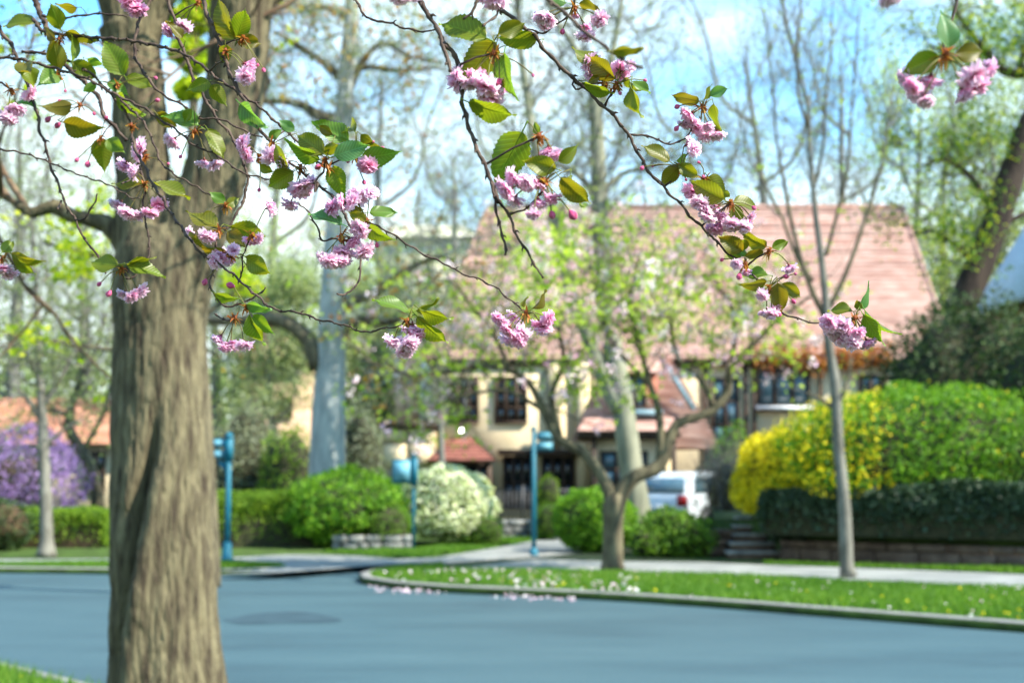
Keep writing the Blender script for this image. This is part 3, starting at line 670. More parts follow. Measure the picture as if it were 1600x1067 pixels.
# ================================================================== houses
def bx(name, mat, parent, px0, px1, py0, py1, Df, Db, a=0):
    """box whose front face, at depth Df, spans the given photograph pixels"""
    mb = MB(); mb.box(X(px0, Df, (py0 + py1) / 2), X(px1, Df, (py0 + py1) / 2), Df, Db, Z(py1, Df), Z(py0, Df))
    return mb.build(name, M[mat], parent)
def window(parent, px0, px1, py0, py1, Df, nx=2, nz=2, frame='timber', glass='glass', fw=0.07, arch=False):
    x0, x1 = X(px0, Df), X(px1, Df); z0, z1 = Z(py1, Df), Z(py0, Df)
    mb = MB(); y0, y1 = Df - 0.09, Df + 0.02
    mb.box(x0, x1, y0, y1, z0, z0 + fw); mb.box(x0, x1, y0, y1, z1 - fw, z1)
    mb.box(x0, x0 + fw, y0 + .002, y1, z0 + fw, z1 - fw); mb.box(x1 - fw, x1, y0 + .002, y1, z0 + fw, z1 - fw)
    bw = 0.045
    for i in range(1, nx): c = x0 + (x1 - x0) * i / nx; mb.box(c - bw / 2 - .02, c + bw / 2 + .02, y0 + .01, y1, z0 + fw, z1 - fw)
    for i in range(1, nz): c = z0 + (z1 - z0) * i / nz; mb.box(x0 + fw, x1 - fw, y0 + .02, y1, c - bw / 2, c + bw / 2)
    if arch:   # curved head filling the upper corners
        for s in (0, 1):
            pts = []
            ex = x0 + fw if s == 0 else x1 - fw; sg = 1 if s == 0 else -1; rr = (x1 - x0) * 0.42; zt = z1 - fw
            pts.append(Vector((ex, y0 + .004, zt)))
            for k in range(7):
                an = k / 6 * math.pi / 2
                pts.append(Vector((ex + sg * (rr - rr * math.cos(an)), y0 + .004, zt - rr + rr * math.sin(an))))
            mb.prism(pts if s else pts[::-1], Vector((0, 0.06, 0)))
    w = mb.build('window', M[frame], parent)
    for i in range(nx):
        for j in range(nz):
            p = MB(); a0 = x0 + fw + (x1 - x0 - 2 * fw) * i / nx; a1 = x0 + fw + (x1 - x0 - 2 * fw) * (i + 1) / nx
            b0 = z0 + fw + (z1 - z0 - 2 * fw) * j / nz; b1 = z0 + fw + (z1 - z0 - 2 * fw) * (j + 1) / nz
            t = rng.uniform(-0.01, 0.01)
            p.box(a0 + .002, a1 - .002, Df - 0.04 + t, Df - 0.032 + t, b0, b1); p.build('pane', M[glass], w)
    return w
def tiled(mb, A, B, Cc, Dd, rows, lift=0.05):
    """roof plane of overlapping courses; A,B eave left/right, Cc,Dd top right/left"""
    n = (B - A).cross(Dd - A).normalized()
    if n.z < 0: n = -n
    for i in range(rows):
        t0, t1 = i / rows, min(1, (i + 1.25) / rows)
        a, b = A.lerp(Dd, t0) + n * lift, B.lerp(Cc, t0) + n * lift
        c, d = B.lerp(Cc, t1) + n * 0.004, A.lerp(Dd, t1) + n * 0.004
        m = 10; base = []
        av = rng.uniform(0, 1)
        for k in range(m + 1):
            j = n * rng.uniform(-0.006, 0.006)
            base += [a.lerp(b, k / m) + j, d.lerp(c, k / m), a.lerp(b, k / m) - n * lift]
        V = [list(v) for v in base]; Q = []
        for k in range(m): Q += [[3 * k, 3 * k + 3, 3 * k + 4, 3 * k + 1], [3 * k + 2, 3 * k + 5, 3 * k + 3, 3 * k]]
        mb.add(V, Q=Q, a=np.repeat((av * .6 + .4 * rng.uniform(0, 1, m + 1)), 3))

H = thing('tudor_house', 'cream tudor house with huge terracotta tiled roof behind the blossoming tree', 'house')
# body
bx('wall', 'stucco', H, 676, 905, 560, 812, 44.2, 53)
bx('wall', 'stucco', H, 1092, 1470, 556, 812, 44.3, 53)
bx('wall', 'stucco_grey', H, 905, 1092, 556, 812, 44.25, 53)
# main roof: eave in front, ridge behind, hipped ends
De, Dr = 44.05, 50.0
A = P(664, 562, De); B = P(1492, 562, De); Cc = P(1410, 332, Dr); Dd = P(762, 326, Dr); Cc.z = Dd.z
A.z = B.z = min(A.z, B.z)
A2 = Vector((A.x, 56.8, A.z)); B2 = Vector((B.x, 56.8, B.z))
mb = MB(); tiled(mb, A, B, Cc, Dd, 34); tiled(mb, B, B2, Cc, Cc, 30); tiled(mb, A2, A, Dd, Dd, 30); tiled(mb, B2, A2, Dd, Cc, 10)
rf = mb.build('roof', M['roof'], H)
mb = MB(); mb.box(A.x + .1, B.x - .1, De + 0.05, 56.7, A.z - 0.16, A.z - 0.02); mb.build('eave_board', M['timber'], H)
mb = MB(); mb.tube([tuple(Dd + Vector((0, 0, .05))), tuple(Cc + Vector((0, 0, .05)))], 0.11, 8); mb.tube([tuple(Cc), tuple(B)], 0.09, 8); mb.tube([tuple(Dd), tuple(A)], 0.09, 8); mb.build('ridge_tiles', M['roof'], H)
mb = MB(); cxx = X(1300, 51); 
# centre: steep catslide roof with a dormer
mb = MB(); tiled(mb, P(892, 690, 42.0), P(1128, 703, 42.0), P(1040, 548, 43.1), P(952, 548, 43.1), 20)
mb.build('catslide_roof', M['roof'], H)
mb = MB(); mb.prism([P(1126, 702, 42.05), P(1040, 550, 43.0), P(1040, 702, 43.0)], Vector((0, 1.0, 0))); mb.build('gable_cheek', M['brick'], H)
mb = MB(); a, b = P(1042, 572, 42.3), P(1084, 640, 42.1); mb.tube([tuple(a), tuple(b)], 0.07, 4); mb.build('barge_board', M['trimblue'], H)
dm = bx('dormer', 'brick', H, 972, 1028, 580, 648, 41.7, 43.2)
window(H, 976, 1010, 586, 640, 41.68, 2, 2, 'timber', 'glass')
bx('dormer_sill', 'trimblue', H, 968, 1036, 640, 649, 41.5, 42.2)
mb = MB(); tiled(mb, P(966, 582, 41.4), P(1034, 582, 41.4), P(1030, 560, 43.2), P(970, 560, 43.2), 5); mb.build('dormer_roof', M['roof'], H)
# porch in the centre
bx('porch_roof', 'timber', H, 905, 1064, 672, 684, 40.4, 42.6)
mb = MB(); tiled(mb, P(903, 673, 40.3), P(1066, 673, 40.3), P(1050, 652, 42.2), P(915, 652, 42.2), 6); mb.build('porch_tiles', M['roof'], H)
bx('porch_wall', 'stucco', H, 932, 1052, 686, 812, 40.8, 44)
window(H, 938, 1012, 704, 762, 40.78, 3, 2, 'timber', 'glass')
for p_ in (925, 1050): bx('porch_post', 'timber', H, p_, p_ + 7, 685, 812, 40.5, 40.7)
# left facade
for (a_, b_) in ((699, 748), (772, 824)): window(H, a_, b_, 588, 662, 44.2, 3, 3, 'timber', 'glass_dark', arch=True)
for (a_, b_) in ((786, 832), (846, 898)): window(H, a_, b_, 712, 796, 44.2, 3, 2, 'timber', 'glass_dark')
bx('lintel', 'timber', H, 778, 905, 702, 711, 43.85, 44.05)
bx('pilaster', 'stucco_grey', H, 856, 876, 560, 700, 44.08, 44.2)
bx('pilaster', 'stucco', H, 902, 922, 560, 812, 44.06, 44.2)
# bay with hipped roof
bx('bay', 'timber', H, 690, 768, 722, 800, 42.9, 44)
window(H, 694, 764, 724, 764, 42.88, 4, 1, 'timber', 'glass_dark')
e0, e1, e2, e3 = P(667, 720, 42.4), P(774, 720, 42.4), P(768, 722, 44.0), P(672, 722, 44.0); t0, t1 = P(708, 682, 43.9), P(733, 682, 43.9)
e2.z = e3.z = e1.z = e0.z
mb = MB(); tiled(mb, e0, e1, t1, t0, 7); tiled(mb, e1, e2, t1, t1, 7); tiled(mb, e3, e0, t0, t0, 7); mb.build('bay_roof', M['roof_dark'], H)
# right hand half-timbered part
for a_ in (1100, 1163, 1176, 1281, 1384): bx('timber_post', 'timber', H, a_, a_ + 6, 562, 760, 44.2, 44.35)
for a_ in (637, 690): bx('timber_rail', 'timber', H, 1182, 1384, a_, a_ + 5, 44.21, 44.35)
window(H, 1112, 1156, 590, 702, 44.28, 2, 3, 'timber', 'glass')
window(H, 1184, 1268, 574, 636, 44.28, 3, 1, 'timber', 'glass')
window(H, 1345, 1382, 585, 628, 44.28, 2, 2, 'timber', 'glass')
bx('window_sill', 'whitepaint', H, 1182, 1270, 634, 640, 44.05, 44.3)
bx('corner_pier', 'stucco', H, 1118, 1164, 702, 812, 43.9, 44.3)
mb = MB(); mb.box(X(1240, 49), X(1285, 49), 50.5, 51.5, 8.5, Z(300, 50.5)); ch = None
# specular glint over the bay, made as an emissive bead on an added bracket
ln = bx('glint_bracket', 'iron', H, 718, 724, 664, 668, 43.5, 44.0)
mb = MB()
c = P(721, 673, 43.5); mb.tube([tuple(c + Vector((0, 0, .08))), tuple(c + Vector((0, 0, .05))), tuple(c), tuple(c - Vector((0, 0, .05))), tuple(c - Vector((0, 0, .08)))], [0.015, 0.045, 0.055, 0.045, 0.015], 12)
mb.build('glint_bead', M['glint_glow'], ln, smooth=True)
# low wing at the left
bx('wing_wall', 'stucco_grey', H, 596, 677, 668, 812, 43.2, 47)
bx('wing_parapet', 'timber', H, 588, 682, 658, 668, 43.0, 47.1)
bx('wing_corner_post', 'timber', H, 589, 596, 668, 812, 43.1, 43.4)
for (a_, b_) in ((600, 634), (641, 674)):
    for (c_, d_) in ((672, 690), (694, 730)): bx('wing_panel', 'stucco', H, a_, b_, c_, d_, 43.14, 43.2)
bx('upper_wall', 'peach', H, 618, 676, 585, 662, 48, 54)
mb = MB(); tiled(mb, P(612, 590, 47.5), P(680, 590, 47.5), P(680, 520, 51), P(625, 520, 51), 12); mb.build('rear_roof', M['roof'], H)
bx('chimney', 'whitepaint', H, 656, 678, 560, 655, 46.6, 47.6)
settle(H, (X(1000, 44), 44, 0))

V_ = thing('wall_vine', 'russet vine growing across the wall over the triple window', 'vine')
mb = MB(); m = 1600
xs_ = rng.uniform(1178, 1392, m); ys_ = 562 + 16 * snoise(np.c_[xs_ * .03, 0 * xs_, 0 * xs_], 2, 3) + rng.normal(size=m) * 11
pts = np.array([list(P(a, b, 44.0)) for a, b in zip(xs_, ys_)]) + rng.normal(size=(m, 3)) * [0, .12, 0]
leafquads(mb, pts, 0.13); tag(mb.build('foliage', M['lf_russet'], V_), kind='stuff')
mb = MB()
for k in range(4):
    L_ = spline([list(P(1180 + 50 * j, 566 + rng.uniform(-14, 14), 44.1)) for j in range(5)], 0.2); mb.tube(L_, 0.02, 5)
L_ = spline([list(P(1278, 810, 44.05)), list(P(1276, 700, 44.05)), list(P(1284, 570, 44.1))], 0.3); mb.tube(L_, 0.04, 6)
mb.build('stem', M['bark_brown'], V_); settle(V_, tuple(P(1278, 810, 44.05)))

def simple_house(name, label, px0, px1, D, depth, yeave, yridge, inset, wall, roof, zb=0.0, wins=(), rows=12, hip=True):
    h = thing(name, label, 'house')
    x0, x1 = X(px0, D), X(px1, D); ze = Z(yeave, D); mb = MB(); mb.box(x0, x1, D, D + depth, zb, ze); mb.build('wall', M[wall], h)
    Dm = D + depth / 2; zr = P(800, yridge, Dm).z
    A = Vector((x0 - .3, D - .4, ze)); B = Vector((x1 + .3, D - .4, ze)); Cc = Vector((X(px1, Dm) - inset, Dm, zr)); Dd = Vector((X(px0, Dm) + inset, Dm, zr))
    A2 = A + Vector((0, depth + .8, 0)); B2 = B + Vector((0, depth + .8, 0))
    mb = MB(); tiled(mb, A, B, Cc, Dd, rows, 0.04); tiled(mb, B, B2, Cc, Cc, rows, 0.04); tiled(mb, A2, A, Dd, Dd, rows, 0.04); tiled(mb, B2, A2, Dd, Cc, rows, 0.04); mb.build('roof', M[roof], h)
    for w in wins: window(h, *w[:4], D - 0.01, w[4], w[5], 'timber', w[6])
    settle(h, ((x0 + x1) / 2, D, zb)); return h
simple_house('orange_roofed_house', 'house with a long orange roof at the far left behind the purple shrub', -160, 215, 48, 9, 694, 622, 1.0, 'stucco_grey', 'roof_orange', wins=((-80, -50, 715, 770, 2, 2, 'glass_dark'), (20, 52, 715, 770, 2, 2, 'glass_dark'), (135, 165, 705, 770, 2, 2, 'glass_dark')), rows=16)
simple_house('peach_house', 'peach house with a steep roof half hidden between the two left trees', 372, 486, 60, 8, 560, 470, 1.6, 'peach', 'roof', wins=((440, 456, 622, 652, 2, 2, 'glass_dark'), (392, 410, 690, 725, 2, 2, 'glass_dark'), (440, 458, 690, 725, 2, 2, 'glass_dark')), rows=16)
simple_house('apartment_block', 'pale cream block showing above the low wing in the distance', 596, 742, 88, 14, 372, 352, 1.0, 'pale', 'pale', wins=((612, 630, 420, 450, 1, 2, 'glass'), (656, 674, 420, 450, 1, 2, 'glass'), (700, 718, 420, 450, 1, 2, 'glass'), (612, 630, 480, 510, 1, 2, 'glass'), (656, 674, 480, 510, 1, 2, 'glass'), (700, 718, 480, 510, 1, 2, 'glass')), rows=4)
bpy.data.objects['apartment_block']['category'] = 'building'
# neighbour's gable at the right edge
N_ = thing('gabled_house', 'dark walled house with pale blue grey gable at the right edge', 'house')
Dn = 31.0
mb = MB(); mb.box(X(1640, Dn), X(1940, Dn), Dn, Dn + 4, 0.3, Z(446, Dn)); mb.build('wall', M['brick'], N_)
pk = P(1790, 190, Dn); l_ = P(1628, 446, Dn); r_ = P(1950, 446, Dn); r_.z = l_.z
mb = MB(); mb.prism([l_, r_, pk], Vector((0, 4, 0))); mb.build('gable', M['slate'], N_)
for (a, b) in ((l_ + Vector((-.25, -.25, -.3)), pk + Vector((0, -.25, .08))), (r_ + Vector((.25, -.25, -.3)), pk + Vector((0, -.25, .08)))):
    mb = MB(); off = Vector((0, 0, 0.16)); mb.prism([a, b, b + off, a + off], Vector((0, 4.4, 0))); mb.build('roof', M['slate'], N_)
settle(N_, (X(1700, Dn), Dn, 0.3))

# garden railing in front of the doors
F_ = thing('iron_railing', 'dark iron railing across the paved front of the house', 'railing')
Df = 39.0; xa, xb = X(766, Df), X(905, Df); zt, zb_ = Z(764, Df), Z(806, Df)
for z_ in (zt, zb_ + 0.08): mb = MB(); mb.box(xa, xb, Df - .02, Df + .02, z_ - .04, z_); mb.build('rail', M['iron'], F_)
k = 0; x_ = xa
while x_ < xb:
    mb = MB(); w = 0.035 if k % 8 == 0 else 0.014; mb.box(x_ - w, x_ + w, Df - w, Df + w, TOP, zt + (0.1 if k % 8 == 0 else -0.045)); mb.build('post' if k % 8 == 0 else 'bar', M['iron'], F_); x_ += 0.11; k += 1
settle(F_, (xa, Df, TOP))

# ------------------------------------------------------------------ car
def car():
    c = thing('parked_car', 'white estate car parked in the drive behind the bushes, tail lights towards the road', 'car')
    # side profile (x forward, z), body lofted across width with tumblehome
    prof = [(-2.25, .42), (-2.30, .62), (-2.26, .95), (-2.18, 1.02), (-1.95, 1.42), (-1.7, 1.52), (-0.9, 1.57), (0.1, 1.53), (0.55, 1.42), (1.2, 1.02), (1.9, .92), (2.2, .78), (2.28, .55), (2.24, .40)]
    low = [(-2.25, .30), (2.24, .30)]
    def halfw(x, z):
        w = 0.90 - 0.06 * abs(x / 2.3) ** 4
        if z > 0.98: w -= (z - 0.98) * 0.38
        return w - 0.05 * max(0, 0.45 - z)
    mb = MB(); ns = len(prof); ys = [-1, -0.97, -0.8, 0, 0.8, 0.97, 1]
    V = []
    for (x, z) in prof:
        for k, s in enumerate(ys):
            drop = 0.05 if abs(s) == 1 else (0.015 if abs(s) == .97 else 0)
            V.append([x, s * halfw(x, z), z - drop])
    Q = [[i * 7 + k, i * 7 + k + 1, (i + 1) * 7 + k + 1, (i + 1) * 7 + k] for i in range(ns - 1) for k in range(6)]
    mb.add(V, Q=Q)
    for s in (-1, 1):   # sides: rows from sill to roofline at even stations
        xs = np.linspace(-2.24, 2.22, 40); tz = np.interp(xs, [p[0] for p in prof[1:13]], [p[1] for p in prof[1:13]]) - .05
        rows = []
        for f in (0, .25, .45, .6, .8, 1):
            row = []
            for x, t in zip(xs, tz):
                z = .30 + (t - .30) * f
                for wx in (-1.42, 1.40):
                    if abs(x - wx) < .36: z = max(z, .33 + math.sqrt(max(0, .36 ** 2 - (x - wx) ** 2)))
                row.append([x, s * (halfw(x, z) + 0.02 * math.sin(f * 3.1)), z])
            rows.append(row)
        VV = [p for row in rows for p in row]
        mb.add(VV, Q=[[i * 40 + j, i * 40 + j + 1, (i + 1) * 40 + j + 1, (i + 1) * 40 + j] for i in range(5) for j in range(39)])
    mb.build('body', M['carpaint'], c, smooth=True)
    mb = MB(); mb.box(-2.1, 2.1, -.78, .78, .22, .55); mb.build('underbody', M['rubber'], c)
    def pane(pts, nm='window'):
        m_ = MB(); n = (Vector(pts[1]) - Vector(pts[0])).cross(Vector(pts[2]) - Vector(pts[0])).normalized() * 0.012
        m_.prism([Vector(p) for p in pts], n); return m_.build(nm, M['glass'], c)
    pane([(-2.19, -.74, 1.05), (-2.19, .74, 1.05), (-1.99, .62, 1.40), (-1.99, -.62, 1.40)], 'rear_window')
    pane([(1.20, -.74, 1.06), (1.20, .74, 1.06), (.62, .62, 1.42), (.62, -.62, 1.42)], 'windscreen')
    for s in (-1, 1):
        for (a, b) in ((-1.9, -1.25), (-1.17, -.30), (-.22, .75)):
            zt = 1.43; bt = b - (0.28 if b > .5 else 0.02); at_ = a + (0.2 if a < -1.8 else 0.0)
            y = lambda z: s * (halfw(0, z) + .028)
            pane([(a, y(1.05), 1.05), (b, y(1.05), 1.05), (bt, y(zt), zt), (at_, y(zt), zt)])
        m_ = MB(); m_.box(-2.31, -2.22, min(s * .60, s * .86), max(s * .60, s * .86), .72, .98); m_.build('tail_light', M['lamp_red'], c)
        m_ = MB(); m_.box(2.12, 2.27, min(s * .52, s * .82), max(s * .52, s * .82), .62, .78); m_.build('headlight', M['chrome'], c)
        m_ = MB(); m_.box(.75, .95, min(s * .90, s * 1.08), max(s * .90, s * 1.08), 1.0, 1.14); m_.build('wing_mirror', M['carpaint'], c)
        for wx in (-1.42, 1.40):
            m_ = MB(); ang = [(.16, -.10), (.30, -.11), (.33, -.07), (.33, .07), (.30, .11), (.16, .10)]
            m_.tube([(wx, s * .80 + a[1], .33) for a in ang], [a[0] for a in ang], 24); w = m_.build('wheel', M['rubber'], c, smooth=True)
            m_ = MB(); m_.tube([(wx, s * .80 + s * .112, .33), (wx, s * .80 + s * .118, .33)], [.20, .19], 20); m_.build('rim', M['chrome'], w)
    m_ = MB(); m_.box(-2.335, -2.295, -.26, .26, .60, .74); m_.build('number_plate', M['whitepaint'], c)
    m_ = MB(); m_.box(-2.36, -2.2, -.88, .88, .36, .56); m_.build('bumper', M['carpaint'], c)
    return c
cr = car(); cr.location = (X(1108, 37), 37.6, TOP); cr.rotation_euler = (0, 0, R(50))
cr.location.z = max(TOP, cr.location.z)

# ================================================================== trees
def add_leaves(root, tips, per, spread, size, mat, name='foliage', keep=1.0):
    t = np.array(tips)
    if keep < 1: t = t[rng.uniform(0, 1, len(t)) < keep]
    p = np.repeat(t, per, 0) + rng.normal(size=(len(t) * per, 3)) * spread
    mb = MB(); leafquads(mb, p, size); return tag(mb.build(name, M[mat], root), kind='stuff')
def clump(root_mb, px, py, D, rpx, n, size, squash=0.7, drad=None):
    c = np.array(P(px, py, D)); r_ = rpx * D / FPX
    d = rng.normal(size=(n, 3)); d /= np.linalg.norm(d, axis=1)[:, None]; d *= (rng.uniform(0, 1, n) ** 0.45)[:, None] * r_
    d[:, 2] *= squash
    leafquads(root_mb, c + d, size)

# --- the thick foreground trunk: limbs fused into one skin, then furrowed
DT = 8.0
T_ = thing('big_street_tree', 'thick forked tree with ridged brown bark standing closest at the left', 'tree')
def rows3(rows, D):
    return spline([[*P(a, b, D + (c[1] if isinstance(c, tuple) else 0)), (c[0] if isinstance(c, tuple) else c) * D / FPX / 2] for a, b, c in rows], 0.06)
sk = []
sk.append(rows3([(262, 1290, 250), (262, 1180, 212), (261, 1067, 182), (256, 960, 168), (254, 880, 163), (253, 780, 158), (251, 680, 153), (250, 600, 150), (249, 520, 147), (249, 450, 150), (252, 400, 140), (254, 360, 110)], DT))
sk.append(rows3([(225, 470, 90), (226, 400, 88), (225, 330, 86), (223, 270, 86), (220, 210, 86), (216, 150, 88), (208, 90, 92), (200, 40, 98)], DT))
sk.append(rows3([(212, 60, 90), (190, 0, 80), (165, -60, 70), (120, -140, 58), (60, -260, 48)], DT))
sk.append(rows3([(215, 80, 70), (240, 0, 62), (252, -80, 56), (258, -200, 52), (270, -330, 40)], DT))
sk.append(rows3([(270, 500, 100), (285, 420, 112), (305, 350, 108), (330, 290, 100), (347, 230, 98), (362, 170, 98), (371, 100, 98), (376, 40, 98), (382, -20, 98), (386, -100, 90), (400, -200, 80), (404, -330, 60)], DT))
sk.append(rows3([(215, 420, 50), (190, 378, 34), (165, 350, 27), (138, 343, 24), (110, 336, 25), (84, 322, 28), (66, 328, 24), (48, 334, 22), (20, 316, 20), (-20, 298, 16), (-70, 290, 12)], DT))
sk.append(rows3([(372, 60, 60), (420, 6, 22), (470, -20, 16), (540, -60, 12)], DT))
tb = MB()
for k_, s in enumerate(sk): tb.tube(s[:, :3], s[:, 3], 20)
raw = tb.build('trunk', M['bark_big'])
md = raw.modifiers.new('r', 'REMESH'); md.mode = 'VOXEL'; md.voxel_size = 0.0125
ms = raw.modifiers.new('s', 'SMOOTH'); ms.factor = 0.6; ms.iterations = 14
dg = bpy.context.evaluated_depsgraph_get(); ev = raw.evaluated_get(dg); me = bpy.data.meshes.new_from_object(ev)
bpy.data.objects.remove(raw)
nv_ = len(me.vertices); co = np.empty(nv_ * 3); me.vertices.foreach_get('co', co); co = co.reshape(-1, 3)
nr = np.empty(nv_ * 3); me.vertices.foreach_get('normal', nr); nr = nr.reshape(-1, 3)
# furrows: noise drawn out along the grain, twisted slightly; a long seam winds down the lower trunk
disp = np.zeros(nv_)
tw = co[:, 2] * 0.25
q = np.stack([co[:, 0] * 30 + tw * 4, co[:, 1] * 30, co[:, 2] * 3.4], 1)
for i in range(nv_):
    a_ = mnoise.noise(q[i]); b_ = mnoise.noise(q[i] * 2.3)
    disp[i] = 0.018 * mnoise.noise((co[i][0] * 3 + co[i][2] * 1.2, co[i][1] * 3, co[i][2] * 1.1)) - 0.009 * (1 - min(1, abs(a_) * 4.5)) - 0.005 * (1 - min(1, abs(b_) * 4)) + 0.012 * mnoise.noise(co[i] * 5)
seam_px = [(262, 620), (255, 700), (240, 760), (226, 830), (210, 920), (196, 1000), (190, 1067), (184, 1180)]
sp = spline([list(P(a, b, DT)) for a, b in seam_px], 0.02)
front = co[:, 1] < DT + 0.02
sx = np.interp(-co[:, 2], -sp[:, 2], sp[:, 0]); sin_ = (co[:, 2] < sp[0, 2]) & (co[:, 2] > sp[-1, 2]) & front
fade = np.clip((sp[0, 2] - co[:, 2]) / 0.5, 0, 1)
disp -= np.where(sin_, 0.11 * fade * np.exp(-((co[:, 0] - sx) / 0.035) ** 2), 0)
disp += np.where(sin_, 0.045 * fade * np.exp(-((co[:, 0] - sx - 0.10) / 0.06) ** 2), 0)
co += nr * disp[:, None]; me.vertices.foreach_set('co', co.ravel()); me.polygons.foreach_set('use_smooth', np.ones(len(me.polygons), bool)); me.update()
me.materials.clear(); me.materials.append(M['bark_big'])
tr = bpy.data.objects.new('trunk', me); C.objects.link(tr); tr.parent = T_
mb = MB(); tips = []
for s, n_ in ((sk[2], 12), (sk[3], 12), (sk[4], 16), (sk[5], 6), (sk[6], 5)):
    twigs_on(mb, s[:, :3], n_, 1.5, 0.02, 2, 0.5, tips, t0=0.55, kids=(3, 4))
tips = [t for t in tips if not (t[2] < 4.6 and t[0] > -2.6)]
tag(mb.build('twig', M['bark_brown'], T_), kind='stuff')
add_leaves(T_, tips, 3, 0.10, 0.07, 'lf_yellow', keep=0.5)
settle(T_, (X(262, DT), DT, TOP))

# --- yellow-green maple whose sprays show left of and between the big limbs
def px_tree(name, label, rows_list, D, bark, leafspec, twspec=None, group=None, seed=1, k=10, zb=TOP, lbark=None):
    root = thing(name, label, 'tree', group)
    lines = []
    for i, rows in enumerate(rows_list):
        mb = MB(); c, r_ = bark_tube(mb, rows, D, k, 0.12 if D < 30 else 0.2, 0.02, seed + i * 3)
        mb.build('trunk' if i == 0 else 'limb', M[bark if i == 0 or not lbark else lbark], root, smooth=True); lines.append(c)
    tips = []
    if twspec:
        mb = MB()
        for (i, n, L, rr, lev, up, t0) in twspec: twigs_on(mb, lines[i], n, L, rr, lev, up, tips, t0=t0)
        tag(mb.build('twig', M[bark if bark != 'bark_pale' else 'bark_twig'], root), kind='stuff')
    for (per, spread, size, mat, keep) in leafspec:
        if tips: add_leaves(root, tips, per, spread, size, mat, keep=keep)
    b0 = P(rows_list[0][0][0], rows_list[0][0][1], D)
    settle(root, (b0.x, b0.y, zb)); return root, lines, tips
def gbase(px, D, z=TOP):
    """photograph row where ground of height z lies at depth D"""
    return 740 + (CAMH - z) * FPX / D
mp_, ml, mt = px_tree('maple', 'yellow green leaved maple showing between the limbs of the thick trunk', [
    [(330, gbase(330, 19), 30), (322, 700, 26), (310, 500, 22), (300, 300, 18), (303, 120, 14), (310, -60, 9)],
    [(308, 480, 14), (250, 420, 12), (150, 400, 9), (70, 380, 6)], [(318, 620, 14), (240, 560, 9), (130, 540, 6), (60, 530, 4)], [(300, 300, 10), (200, 220, 8), (110, 140, 5)], [(310, 500, 12), (350, 470, 9), (385, 440, 5)]],
    19, 'bark_olive', [], None)
mb = MB()
for (a, b, r_, n) in ((300, 30, 30, 700), (294, 80, 26, 600), (296, 140, 22, 420), (305, -5, 28, 400), (292, 185, 14, 160), (304, 100, 20, 300), (95, 345, 26, 220), (130, 390, 32, 420), (118, 425, 26, 260), (150, 335, 24, 200), (160, 300, 16, 60), (100, 430, 16, 60),
                      (50, 520, 22, 110), (85, 535, 16, 60), (20, 515, 18, 50), (30, 545, 14, 30), (378, 440, 26, 300), (395, 452, 14, 60), (365, 430, 14, 50), (20, 340, 16, 20), (60, 100, 20, 40), (110, 110, 16, 30), (130, 60, 18, 30), (100, 300, 14, 20), (60, 180, 14, 14)):
    inner = 270 < a < 320 and b < 220
    clump(mb, a, b, 19, r_ * (1.25 if inner else 1.5), int(n * (1 if inner else .55)), 0.13 if inner else 0.10)
o = tag(mb.build('foliage', M['lf_yellow'], mp_), kind='stuff'); o.location = -Vector(mp_.location)

px_tree('grey_tree', 'tall grey barked tree with crooked limbs behind the hedge', [
    [(508, gbase(508, 32), 62), (510, 755, 58), (514, 640, 52), (518, 540, 46), (522, 440, 40), (528, 340, 36), (534, 240, 32), (540, 140, 28), (546, 60, 25), (552, -20, 22), (560, -160, 16)],
    [(500, 575, 34), (484, 535, 26), (455, 508, 23), (420, 497, 21), (380, 500, 17), (335, 502, 12), (290, 490, 8)],
    [(530, 520, 22), (560, 500, 18), (590, 505, 14), (625, 500, 9)],
    [(528, 475, 20), (575, 462, 16), (600, 448, 15), (640, 420, 11), (690, 400, 8), (730, 420, 5)],
    [(534, 190, 22), (500, 182, 17), (475, 165, 14), (440, 158, 12), (400, 160, 8)],
    [(538, 125, 18), (505, 98, 13), (470, 75, 10), (430, 50, 7)],
    [(540, 150, 16), (568, 95, 12), (600, 68, 9), (640, 88, 7), (690, 98, 5)],
    [(544, 110, 14), (580, 105, 9), (620, 110, 7), (680, 105, 4)],
    [(546, 30, 18), (510, 12, 12), (470, 8, 9), (430, -10, 6)]],
    32, 'bark_grey', [(3, 0.10, 0.09, 'lf_sparse', 0.35), (2, 0.10, 0.14, 'lf_orange', 0.10)],
    [(0, 22, 2.4, 0.03, 2, 0.3, 0.5), (1, 14, 1.8, 0.02, 2, 0.2, 0.3), (2, 10, 1.6, 0.02, 2, 0.1, 0.3), (3, 16, 1.6, 0.02, 2, 0.3, 0.3), (4, 12, 1.8, 0.02, 2, 0.3, 0.3), (5, 12, 1.8, .02, 2, .3, .3), (6, 14, 1.8, .02, 2, .2, .3), (7, 10, 1.6, .02, 2, .2, .3), (8, 10, 1.6, .02, 2, .3, .3)], lbark='bark_olive')
